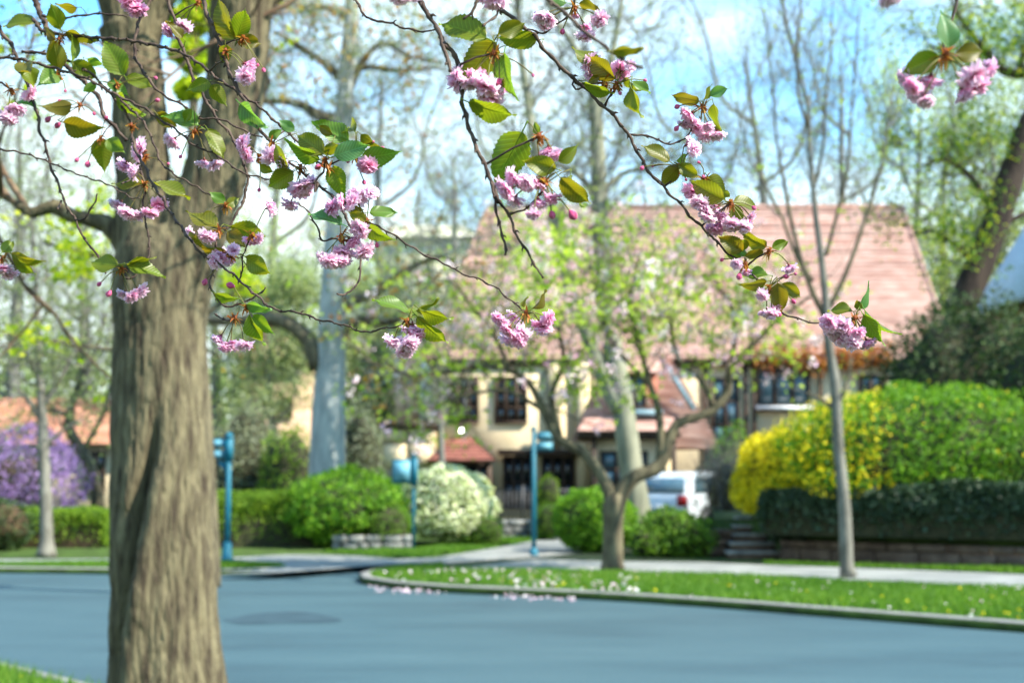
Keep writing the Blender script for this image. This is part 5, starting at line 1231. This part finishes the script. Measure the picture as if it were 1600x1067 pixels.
# branches: (name key, depth start, depth end, label, [(px, py)...], width px start, end)
BR = {
 'a': (2.75, 2.65, [(70, -150), (45, -70), (55, 0), (63, 21), (76, 52), (87, 81), (105, 105), (126, 123), (142, 139), (157, 157), (160, 178), (181, 200), (197, 220)], 11, 5),
 'b': (2.60, 2.50, [(-60, -60), (-25, -5), (0, 47), (16, 68), (26, 89), (34, 115), (45, 136), (50, 157), (59, 178), (62, 205), (71, 226), (76, 249), (83, 270), (94, 294), (102, 318), (118, 344), (131, 373), (147, 391), (157, 412), (165, 428)], 7, 3),
 'b2': (2.50, 2.48, [(118, 344), (130, 343), (140, 330), (147, 318), (152, 303)], 3.4, 2.4),
 'b3': (2.50, 2.48, [(96, 314), (92, 323), (90, 327)], 4, 3),
 'c': (2.50, 2.30, [(-80, 80), (0, 90), (26, 92), (66, 102), (105, 113), (142, 126), (168, 142), (199, 157), (228, 171), (252, 189), (270, 199), (289, 215), (304, 228), (331, 239), (357, 255), (378, 270), (409, 278), (422, 281)], 5.5, 2.6),
 'd': (2.58, 2.48, [(34, 81), (79, 85), (110, 97), (142, 115), (168, 142), (189, 165), (205, 194), (207, 223), (215, 247), (218, 265), (228, 291), (224, 312), (226, 336), (231, 365), (234, 391), (226, 410), (210, 431), (199, 435), (189, 429)], 5, 2.6),
 'e': (2.55, 2.20, [(52, 30), (66, 48), (84, 53), (118, 56), (157, 60), (197, 63), (236, 70), (262, 76), (286, 84), (315, 102), (333, 118), (357, 134), (380, 150), (406, 168), (438, 197), (461, 218), (490, 247), (508, 262)], 6, 3.6),
 'f': (2.35, 2.12, [(300, -140), (312, -60), (318, 0), (325, 26), (341, 63), (352, 97), (367, 131), (383, 160), (391, 181), (406, 202), (427, 228), (437, 240), (458, 258), (482, 276), (500, 291), (518, 306), (533, 327), (545, 348), (557, 369), (560, 390), (564, 414), (560, 438), (551, 453), (536, 460), (526, 459)], 7.5, 2.8),
 'g': (2.45, 2.30, [(250, -130), (256, -60), (262, 0), (273, 31), (278, 60), (291, 89), (299, 115), (312, 139), (325, 163), (339, 186), (360, 210), (373, 236), (382, 258), (387, 286), (378, 318), (367, 339), (354, 357), (339, 373), (335, 396), (331, 428), (328, 444), (336, 462), (346, 475), (367, 478), (394, 465), (410, 457), (415, 449)], 6.5, 2.6),
 'h': (2.50, 2.35, [(248, -140), (240, -60), (234, 0), (223, 21), (215, 42), (210, 71), (213, 94), (226, 115), (241, 136), (260, 152), (283, 163), (302, 176), (315, 186), (341, 186), (367, 197), (394, 210), (409, 215)], 6.5, 2.6),
 'i': (2.62, 2.58, [(66, 25), (84, 28), (105, 28), (131, 24), (163, 22), (199, 26)], 4.5, 2.8),
 'j': (2.55, 2.42, [(-60, 228), (0, 234), (34, 239), (73, 252), (105, 266), (131, 276), (163, 286), (184, 297), (205, 309), (218, 310)], 3, 2.2),
 'k': (2.52, 2.38, [(189, 157), (205, 172), (215, 181), (226, 194), (241, 226), (252, 255), (262, 264), (278, 276), (302, 289), (328, 305), (352, 318)], 4, 2.6),
 'l': (2.40, 2.10, [(207, 215), (214, 240), (226, 260), (236, 284), (252, 307), (265, 331), (281, 352), (297, 375), (315, 396), (341, 412), (367, 431), (386, 449), (402, 462), (419, 478), (440, 486), (470, 489), (500, 500), (530, 506), (554, 514), (569, 519), (596, 514), (629, 508)], 5.2, 2.6),
 'm': (2.12, 2.12, [(518, 306), (535, 322), (556, 334), (581, 350), (608, 363), (635, 381), (665, 399), (695, 412), (719, 426), (755, 439), (779, 453), (800, 471), (822, 488)], 3.4, 2.6),
 'n': (2.12, 2.12, [(557, 372), (544, 376), (527, 373), (506, 376), (500, 369), (494, 351), (482, 333), (468, 318)], 3.4, 2.6),
 'o': (1.95, 1.85, [(545, -60), (552, -20), (556, 0), (564, 16), (579, 31), (603, 35), (629, 43), (653, 49), (684, 47)], 4.5, 3),
 'p': (1.78, 1.74, [(600, -180), (632, -60), (654, 0), (671, 25), (685, 51), (692, 70), (698, 92), (704, 112)], 10, 6),
 'p2': (1.78, 1.74, [(688, 56), (697, 72), (710, 84), (717, 112), (721, 141), (724, 169), (730, 191), (738, 214), (748, 239), (759, 262), (770, 290), (776, 305), (779, 318)], 7.5, 6),
 'p3': (1.74, 1.74, [(768, 285), (771, 300), (774, 318), (779, 347), (787, 373), (790, 399)], 5, 4),
 'p4': (1.74, 1.74, [(776, 306), (784, 322), (792, 331), (803, 355), (813, 381), (824, 394), (837, 415), (848, 435)], 5.5, 3.4),
 'p5': (1.74, 1.72, [(797, 334), (808, 331), (819, 329), (827, 322), (848, 296), (856, 285)], 4.5, 3),
 'q': (1.74, 1.74, [(770, -60), (748, -10), (742, 10), (737, 22), (722, 30)], 6, 4),
 'q2': (1.78, 1.74, [(800, -70), (796, -10), (776, 22), (763, 34), (756, 42)], 5.5, 3.4),
 'r': (2.10, 2.12, [(690, -180), (740, -70), (770, 0), (792, 22), (814, 39), (837, 59), (854, 82), (873, 101), (893, 121), (916, 138), (932, 157), (946, 169), (963, 186), (980, 208), (994, 233), (1008, 259), (1022, 278), (1039, 293), (1050, 308), (1068, 323), (1081, 342), (1100, 357), (1118, 376), (1133, 391), (1150, 405), (1167, 420), (1182, 436), (1190, 449), (1204, 459), (1212, 476), (1220, 485), (1231, 493), (1255, 500), (1279, 505), (1318, 505), (1332, 503)], 7.5, 2.6),
 's': (1.45, 1.42, [(800, -120), (830, -40), (856, 0), (879, 17), (899, 37), (916, 53), (935, 65), (958, 84), (977, 96), (1005, 107)], 8, 4),
 't': (2.05, 2.10, [(920, -60), (900, -10), (897, 10), (885, 27), (865, 42), (848, 52), (836, 49), (825, 45)], 4, 2.4),
 'u': (2.12, 2.14, [(983, 211), (1010, 212), (1034, 222), (1052, 225), (1066, 220), (1078, 206), (1092, 190), (1098, 172)], 3.6, 2.6),
 'v': (2.12, 2.10, [(944, 168), (950, 156), (957, 146), (962, 137)], 4, 3.4),
 'v2': (2.12, 2.11, [(906, 134), (896, 127), (894, 133), (900, 139), (908, 137)], 3.4, 2.6),
 'w': (2.12, 2.12, [(1039, 291), (1045, 286), (1056, 274), (1063, 266)], 3.6, 3),
 'x': (1.46, 1.44, [(1490, -120), (1500, -40), (1496, 0), (1489, 26), (1477, 49), (1474, 72), (1478, 84)], 6, 4.5),
 'y': (1.62, 1.60, [(560, -120), (600, -60), (622, -22)], 5, 4), 'y2': (1.40, 1.38, [(1420, -110), (1400, -60), (1388, -25)], 5, 4),
 'z': (2.60, 2.55, [(-70, 380), (-20, 392), (5, 400)], 4, 3), 'z2': (2.50, 2.45, [(-70, 140), (-30, 135), (0, 130), (20, 142)], 4, 3),
 'aa': (2.35, 2.30, [(327, 112), (336, 103), (344, 97), (352, 92)], 3.5, 2.6), 'ab': (2.36, 2.30, [(331, 401), (336, 398), (350, 398), (362, 402)], 3, 2.4),
 'ac': (2.35, 2.30, [(373, 440), (378, 425), (380, 400), (385, 385)], 3, 2.4), 'ad': (2.50, 2.46, [(218, 267), (208, 277), (198, 285), (189, 287)], 3, 2.6),
 'ae': (2.30, 2.26, [(336, 490), (350, 500), (362, 499)], 3, 2.6), 'af': (2.14, 2.14, [(497, 288), (492, 300), (495, 280), (505, 268)], 4, 3),
}
LAB = {'p2': 'thick dark branch hanging from the top centre with large soft leaves', 'r': 'long branch running from the top centre down to the lower right blossom', 's': 'blurred dark branch tip crossing the top beside the long branch',
       'x': 'blurred sprig hanging at the top right corner', 'l': 'long thin branch sweeping from the left to the blossom at the centre', 'f': 'branch crossing the thick trunk and hooking back at its tip',
       'b': 'branch dropping down the far left to a pair of bronze leaves'}
lines = {}; bobj = {}
for key, (d0, d1, pts, w0, w1) in BR.items():
    n = len(pts); rows = []
    for i, (x, y) in enumerate(pts):
        t = i / (n - 1); D = d0 + (d1 - d0) * t; p = P(x, y, D); rows.append([p.x, p.y, p.z, (w0 + (w1 - w0) * t ** 0.8) * D / FPX / 2])
    L = spline(rows, 0.004); m = len(L)
    jit = rng.normal(size=(m, 3)) * 0.00035; L[:, :3] += jit
    arc = np.r_[0, np.cumsum(np.linalg.norm(np.diff(L[:, :3], axis=0), axis=1))]
    per = R2.uniform(.016, .024); ph = R2.uniform(0, 1)
    node = np.exp(-(((arc / per + ph) % 1 - .5) / .13) ** 2)
    rad = L[:, 3] * (0.92 + 0.42 * node + 0.09 * rng.normal(size=m))
    tg = np.gradient(L[:, :3], axis=0); tg /= np.linalg.norm(tg, axis=1)[:, None]; sd = np.cross(tg, [0.2, -1, .3]); sd /= np.linalg.norm(sd, axis=1)[:, None]
    if L[0, 1] > 1.5: L[:, :3] += sd * (np.sin(np.pi * (arc / per + ph)) * .0011 * np.minimum(1, arc / .05))[:, None]
    kink = np.sin(np.pi * np.floor(arc / per + ph + .5)) ; side = rng.normal(size=(m, 3))
    mb = MB(); mb.tube(L[:, :3], rad.clip(.0004), 8)
    # knobbly buds and short spurs at the nodes
    for q_ in np.where((node[1:-1] > node[:-2]) & (node[1:-1] > node[2:]))[0] + 1:
        if R2.random() < .75 and 2 < q_ < m - 2:
            d = L[q_ + 1, :3] - L[q_ - 1, :3]; d /= np.linalg.norm(d); s_ = np.cross(d, rng.normal(size=3)); s_ /= np.linalg.norm(s_)
            b0 = L[q_, :3]; ln = rad[q_] + R2.uniform(.0015, .0042); mb.tube([b0, b0 + (s_ + .5 * d) * ln * .7, b0 + (s_ + .9 * d) * ln], [rad[q_] * .6, rad[q_] * .5, rad[q_] * .12], 5)
    o = mb.build('branch', M['cbark'], CT, smooth=True); bobj[key] = o; lines[key] = L
    if key in LAB: o['label'] = LAB[key]
# the tree that carries them: trunk behind and left of the viewpoint, limbs overhead
def climb(name, pts, r0, r1, k=12):
    L = spline([[*p, r0 + (r1 - r0) * i / (len(pts) - 1)] for i, p in enumerate(pts)], 0.06); mb = MB(); mb.tube(L[:, :3] + rng.normal(size=(len(L), 3)) * .002, L[:, 3] * (1 + .04 * rng.normal(size=len(L))), k)
    o = mb.build(name, M['cbark'], CT, smooth=True); return L
climb('trunk', [(-1.7, -.9, TOP - .02), (-1.66, -.88, .8), (-1.62, -.8, 1.7), (-1.5, -.6, 2.4), (-1.3, -.3, 2.85)], .13, .085)
def up_from(key): return Vector(lines[key][0, :3])
hub0 = Vector((-1.3, -.3, 2.85)); hub1 = Vector((-1.15, 1.0, 3.05)); hub2 = Vector((-.25, 1.2, 3.15)); hub3 = Vector((.55, 1.1, 3.1))
climb('limb', [hub0, Vector((-1.25, .4, 3.0)), hub1, Vector((-1.1, 1.9, 2.98)), Vector((-1.02, 2.5, 2.86)), up_from('a') + Vector((-.02, 0, .1)), up_from('a')], .06, .0075, 8)
climb('limb', [hub0 + Vector((.02, 0, 0)), Vector((-.8, .5, 3.1)), hub2, hub3, Vector((.8, 1.2, 2.85)), up_from('x')], .055, .004, 8)
for ky, hb in (('b', hub1), ('c', hub1), ('f', hub2), ('g', hub1), ('h', hub1), ('j', hub1), ('o', hub2), ('p', hub2), ('q', hub2), ('q2', hub2), ('r', hub2), ('s', hub2), ('t', hub2), ('y', hub2), ('y2', hub3), ('z', hub1), ('z2', hub1)):
    e = up_from(ky); L0 = lines[ky]; d = Vector(L0[0, :3] - L0[8, :3]).normalized()
    climb('limb', [hb, hb.lerp(e, .5) + Vector((0, 0, .14)), e + d * .12, e], .016, L0[0, 3] * 1.02, 6)

# hubs from which leaves and stalks spring; each belongs to its branch
HUB = [(205, -6, 'h'), (352, 80, 'aa'), (310, 5, 'g'), (183, 133, 'd'), (125, 165, 'a'), (205, 197, 'k'), (305, 205, 'c'), (228, 246, 'd'), (405, 246, 'f'), (425, 225, 'e'), (512, 262, 'e'), (508, 250, 'af'), (556, 244, 'e'),
       (190, 420, 'd'), (226, 288, 'd'), (342, 360, 'g'), (352, 322, 'k'), (362, 400, 'ab'), (366, 497, 'ae'), (533, 370, 'n'), (573, 346, 'm'), (636, 502, 'l'), (822, 490, 'm'), (772, 84, 'p2'), (850, 284, 'p5'), (842, 214, 'p2'), (897, 12, 't'), (944, 130, 'v2'), (963, 133, 'v'),
       (1098, 168, 'u'), (1064, 262, 'w'), (1142, 318, 'r'), (1100, 280, 'w'), (1164, 412, 'r'), (1202, 393, 'r'), (1202, 450, 'r'), (1336, 498, 'r'), (1478, 86, 'x'), (18, 142, 'z2'), (5, 404, 'z'), (157, 217, 'a'), (385, 480, 'g'), (92, 118, 'd'), (92, 62, 'e'), (380, 60, 'f'), (395, 368, 'ac'), (625, -20, 'y'), (775, -28, 'q2'), (1387, -22, 'y2'), (470, 262, 'f')]
hubs = []
for (x, y, ky) in HUB:
    L = lines[ky]; # depth from the nearest point of the branch, as seen
    vx = L[:, 0] / L[:, 1]; tx = (x - 800) / FPX; best = None
    pr = np.array([list(P(x, y, d)) for d in L[:, 1]]); q_ = int(np.argmin(np.linalg.norm(pr - L[:, :3], axis=1)))
    D = L[q_, 1] - 0.01; c = P(x, y, D); hubs.append((x, y, D, c, ky))
    br = bobj[ky]
    if (Vector(L[q_, :3]) - c).length > .006:
        a0 = Vector(L[q_, :3]); mb = MB(); mb.tube([a0, a0.lerp(c, .5) + Vector((0, 0, .003)), c], [.0016, .0013, .0015], 6); mb.build('spur', M['cbark'], br)
    inst('bud_scales', R2.choice(BRACTS), br, Matrix.Translation(c) @ Matrix.Rotation(R2.uniform(0, 6), 4, 'Z') @ Matrix.Scale(.0125 if ky not in ('x',) else .015, 4))
def nearest_hub(x, y):
    return min(hubs, key=lambda h: (h[0] - x) ** 2 + (h[1] - y) ** 2)
def nearest_branch(x, y):
    best = None
    for ky, L in lines.items():
        s = 1.0 / L[:, 1]; sx_ = 800 + FPX * L[:, 0] / (L[:, 1]);
        # approximate screen position good enough to pick a twig
        sy_ = 740 - FPX * (L[:, 2] - CAMH) / L[:, 1] * 1.0
        d = (sx_ - x) ** 2 + (sy_ - y) ** 2; i = int(np.argmin(d))
        if best is None or d[i] < best[0]: best = (d[i], ky, i)
    return best

LV = [ # base x,y, tip x,y, width
(55,35,2,32,17),(95,46,90,18,24),(103,50,147,56,14),(120,12,85,8,12),(194,118,166,67,34),(87,62,66,42,12),(112,55,128,92,8),(38,100,60,128,28),(45,105,58,142,24),(92,110,94,75,26),(113,97,146,117,24),(88,112,86,135,26),
(112,164,70,172,18),(100,192,152,211,24),(157,218,150,247,28),(168,218,196,240,20),(199,121,236,136,18),(168,130,200,142,14),(310,196,262,172,22),(244,176,273,197,18),(325,203,350,245,20),(327,127,301,145,20),(330,133,346,155,20),
(368,62,328,10,26),(370,62,388,24,28),(372,62,398,60,20),(376,163,418,198,22),(184,147,228,178,16),(352,70,348,92,18),(506,240,462,208,30),(545,220,492,195,26),(553,205,535,184,26),(523,244,573,230,26),(506,240,530,228,16),(500,250,448,228,18),
(566,245,620,248,26),(564,210,594,227,12),(460,205,438,190,14),(521,260,533,306,24),(459,268,414,292,28),(534,350,485,328,18),(578,332,617,330,16),(572,345,548,335,16),(572,352,604,382,16),(548,325,568,328,10),(450,262,424,232,16),
(18,396,58,420,13),(20,400,47,428,12),(3,395,10,376,16),(185,415,139,408,22),(199,415,252,425,18),(194,412,238,403,10),(222,288,175,284,15),(240,286,287,310,16),(353,322,374,308,14),(340,356,292,328,20),(360,354,412,368,26),(356,362,384,386,22),
(352,395,298,380,14),(384,402,422,428,22),(336,458,368,475,12),(385,475,420,480,13),(390,490,402,538,17),(396,492,420,522,18),(638,487,590,466,15),(650,486,680,464,7),(655,482,699,506,14),(652,495,692,536,20),(352,318,330,302,14),
(760,60,690,28,34),(772,64,726,116,46),(778,54,816,35,24),(838,62,782,64,26),(788,84,785,150,18),(732,160,796,188,26),(816,206,776,274,50),(868,264,820,254,26),(872,252,905,234,18),(876,278,918,316,26),(892,274,897,322,8),(842,210,834,190,10),
(935,106,898,72,18),(962,124,926,86,24),(957,80,1000,70,14),(912,130,952,152,14),(936,120,920,128,10),(987,130,990,182,12),(988,128,1012,148,12),(885,5,855,-2,14),(905,6,935,18,12),(975,122,1000,140,9),
(1092,158,1052,153,16),(1100,155,1113,132,7),(1108,150,1136,142,14),(1115,163,1130,200,11),(1046,252,1008,229,18),(1057,252,1076,242,10),(1060,260,1036,284,22),(1060,258,1090,274,18),(1130,312,1080,290,28),(1106,276,1132,298,26),(1146,316,1190,315,18),(1144,320,1158,360,20),(1140,308,1128,296,10),
(1160,392,1122,372,24),(1163,392,1158,372,14),(1198,385,1158,370,18),(1192,392,1164,402,12),(1206,388,1230,377,14),(1158,402,1132,392,14),(1200,430,1165,425,14),(1198,440,1158,450,13),(1215,442,1222,486,24),(1222,443,1250,462,18),(1166,400,1150,388,10),
(1332,486,1298,480,14),(1340,482,1366,452,9),(1348,490,1376,538,19),(1352,486,1383,534,7),(1342,486,1337,472,10),(832,482,858,459,9),(818,480,822,462,6),(1466,88,1415,110,30),(1481,75,1478,20,26),(1494,84,1542,76,28),
(55,168,20,150,12),(135,92,160,100,10),(285,60,262,40,12),(150,130,130,142,12),(300,170,285,190,12),(420,215,440,205,12),(520,210,500,196,12),(330,330,312,352,12),(405,255,425,272,10)]
for (x0, y0, x1, y1, w) in LV:
    h = nearest_hub(x0, y0); dist = math.hypot(h[0] - x0, h[1] - y0)
    if dist < 42: D0, ky, root_c = h[2], h[4], h[3]
    else:
        nb = nearest_branch(x0, y0); ky = nb[1]; D0 = lines[ky][nb[2], 1] - .004; root_c = Vector(lines[ky][nb[2], :3])
    D0 += R2.uniform(-.012, .012)
    x1 += (x1 - x0) * .11; y1 += (y1 - y0) * .11; w *= 1.10
    a0 = P(x0, y0, D0); e = P(x1, y1, D0); L2 = (e - a0).length; W = w * D0 / FPX
    full = W / .53
    Lt = max(L2 * 1.02, full)
    Lt = min(Lt, L2 * 2.2)
    dz = math.sqrt(max(0, Lt ** 2 - L2 ** 2)); e = e + Vector((0, 1, 0)) * (dz if R2.random() < .5 else -dz)
    yv = (e - a0).normalized(); Lt = (e - a0).length
    roll = math.acos(min(1, W / (.50 * Lt))) * (1 if R2.random() < .65 else -1)
    vd = (a0 - Vector((0, 0, CAMH))).normalized(); xv = yv.cross(-vd).normalized()
    if xv.length < .1: xv = Vector((1, 0, 0))
    zv = xv.cross(yv).normalized()
    if zv.z < 0 and abs(zv.z) > .35: xv, zv = -xv, -zv
    Rm = Matrix((xv, yv, zv)).transposed().to_4x4()
    Mt = Matrix.Translation(a0) @ Matrix.Rotation(roll, 4, yv) @ Rm @ Matrix.Scale(Lt, 4)
    inst('leaf', R2.choice(LEAVES), bobj[ky], Mt)
    if (root_c - a0).length > .006:
        pb = a0 - yv * Lt * .18; mb = MB(); mb.tube([root_c, root_c.lerp(pb, .6) + Vector((0, 0, .002)), pb], [.0008, .0007, .0007], 5); mb.build('leaf_stalk', M['stalk'], bobj[ky])

FL = [ # x, y, radius px
(205,6,16),(215,20,14),(262,52,12),(286,45,12),(388,105,14),(385,122,13),(24,172,14),(10,190,12),(50,148,12),(215,234,16),(194,262,12),(205,270,11),(268,222,13),(318,256,11),(335,258,12),(375,225,13),(382,242,12),
(425,246,13),(440,256,13),(470,297,17),(484,290,12),(425,324,12),(452,322,12),(515,321,13),(532,316,12),(548,313,14),(560,304,13),(580,300,11),(575,264,13),(560,360,14),(536,397,16),(515,412,14),(572,396,15),(533,412,12),(551,379,14),(505,405,11),
(644,516,15),(614,538,13),(638,540,15),(632,552,12),(652,528,12),(184,322,13),(197,336,13),(215,339,12),(234,336,11),(249,323,12),(297,366,10),(323,374,12),(404,376,10),(388,375,9),(365,391,10),(333,409,12),(354,407,13),(345,400,11),
(341,530,12),(362,540,12),(382,541,12),(352,545,10),(12,430,14),(4,422,12),(194,462,11),(220,458,13),(207,465,11),(778,2,22),(762,-4,18),(625,-2,16),(648,-4,12),(708,126,18),(730,134,14),(757,142,20),(764,158,17),(780,136,16),(745,122,14),
(859,238,15),(845,248,12),(868,246,11),(790,300,15),(802,314,14),(798,281,15),(821,287,14),(837,287,12),(782,290,12),(863,314,12),(842,318,13),(834,338,10),(845,28,12),(856,31,13),(848,42,10),(915,60,13),(939,33,13),(915,45,8),(899,25,8),(918,102,15),(922,115,11),(972,110,14),(985,104,10),
(1075,182,14),(1087,203,14),(1078,224,12),(1087,232,11),(1103,216,12),(1120,212,13),(1106,198,10),(1068,196,9),(1081,304,13),(1092,322,12),(1106,342,12),(1117,325,12),(1117,361,13),(1129,353,14),(1141,354,12),(1162,358,12),(1153,350,11),(1128,340,12),(1100,332,11),(1174,340,8),
(1150,413,8),(1166,427,8),(1235,420,11),(1189,464,9),(1196,491,10),(1206,493,11),(1212,486,9),(1294,506,13),(1297,520,12),(1316,512,13),(1313,532,14),(1325,526,13),(1330,540,13),(1344,539,12),(1357,537,12),(1305,512,11),(1340,522,11),
(777,500,10),(798,533,15),(791,517,13),(799,497,11),(814,524,12),(850,516,12),(860,500,11),(808,536,12),(842,508,10),(786,506,9),(1414,128,16),(1432,150,17),(1453,128,17),(1446,158,14),(1424,138,13),(1522,124,20),(1507,148,17),(1545,112,16),(1530,140,15),(1387,0,14),(1400,-6,13),(1370,-8,12)]
BD = [(1058,167,7),(1057,201,7),(1003,263,6),(1092,254,4),(1072,281,4),(1020,260,3),(1099,276,5),(1178,325,6),(1172,347,6),(1128,406,5),(1155,432,8),(1228,432,7),(1240,471,6),(1218,491,6),(895,336,12),(863,336,9),(879,50,7),(937,124,6),(969,146,5),(975,84,6),(1008,126,5),(936,143,4),
(497,261,8),(544,252,5),(583,222,4),(584,243,5),(598,231,4),(569,285,6),(589,383,6),(405,297,5),(360,446,9),(320,441,8),(155,444,6),(170,459,8),(388,403,4),(387,417,4),(137,257,8),(120,250,6),(75,187,8),(90,196,8),(93,158,5),(102,142,4),(243,122,5),(246,157,6),(403,102,4),(412,110,6),(282,245,5),(263,256,4),(166,184,6),(147,178,5),(833,118,5),(780,128,8),(1170,446,5),(1243,428,4)]
def stalk(c, e, ky, hz=.004):
    mb = MB(); mid = c.lerp(e, .5) + Vector((R2.uniform(-1, 1) * .003, R2.uniform(-1, 1) * .003, hz)); L = spline([list(c), list(mid), list(e)], .006)
    mb.tube(L[:, :3], np.linspace(.0007, .00095, len(L)), 5); mb.build('flower_stalk', M['stalk'], bobj[ky])
for (x, y, r_) in FL + [(a, b, -c) for a, b, c in BD]:
    isb = r_ < 0; r_ = abs(r_); h = nearest_hub(x, y)
    dist = math.hypot(h[0] - x, h[1] - y)
    if dist > 75:
        nb = nearest_branch(x, y); ky = nb[1]; c = Vector(lines[ky][nb[2], :3]); D = c.y
    else: ky, c, D = h[4], h[3], h[2]
    D += R2.uniform(-.022, .022) if not isb else R2.uniform(-.012, .008)
    cen = P(x, y, D); d = (cen - c)
    if d.length < 1e-4: d = Vector((0, 0, -1))
    d = d.normalized() * .9 + Vector((R2.uniform(-.45, .45), R2.uniform(-.75, .25), -.55)); d.normalize()
    rad = r_ * D / FPX * (1.30 if not isb else 1.0)
    q = d.to_track_quat('Z', 'Y').to_matrix().to_4x4()
    spin = Matrix.Rotation(R2.uniform(0, 6.28), 4, 'Z')
    base = cen - d * rad * (.45 if not isb else .3)
    Mt = Matrix.Translation(base) @ q @ spin @ Matrix.Scale(rad, 4)
    if isb: inst('bud', R2.choice(BUDS), bobj[ky], Mt)
    else:
        fo = inst('blossom', R2.choice(BLOSSOMS), bobj[ky], Mt)
        inst('calyx', CALYX, bobj[ky], Mt)
    stalk(c, base - d * rad * .25, ky)
settle(CT, (-1.7, -.9, TOP))
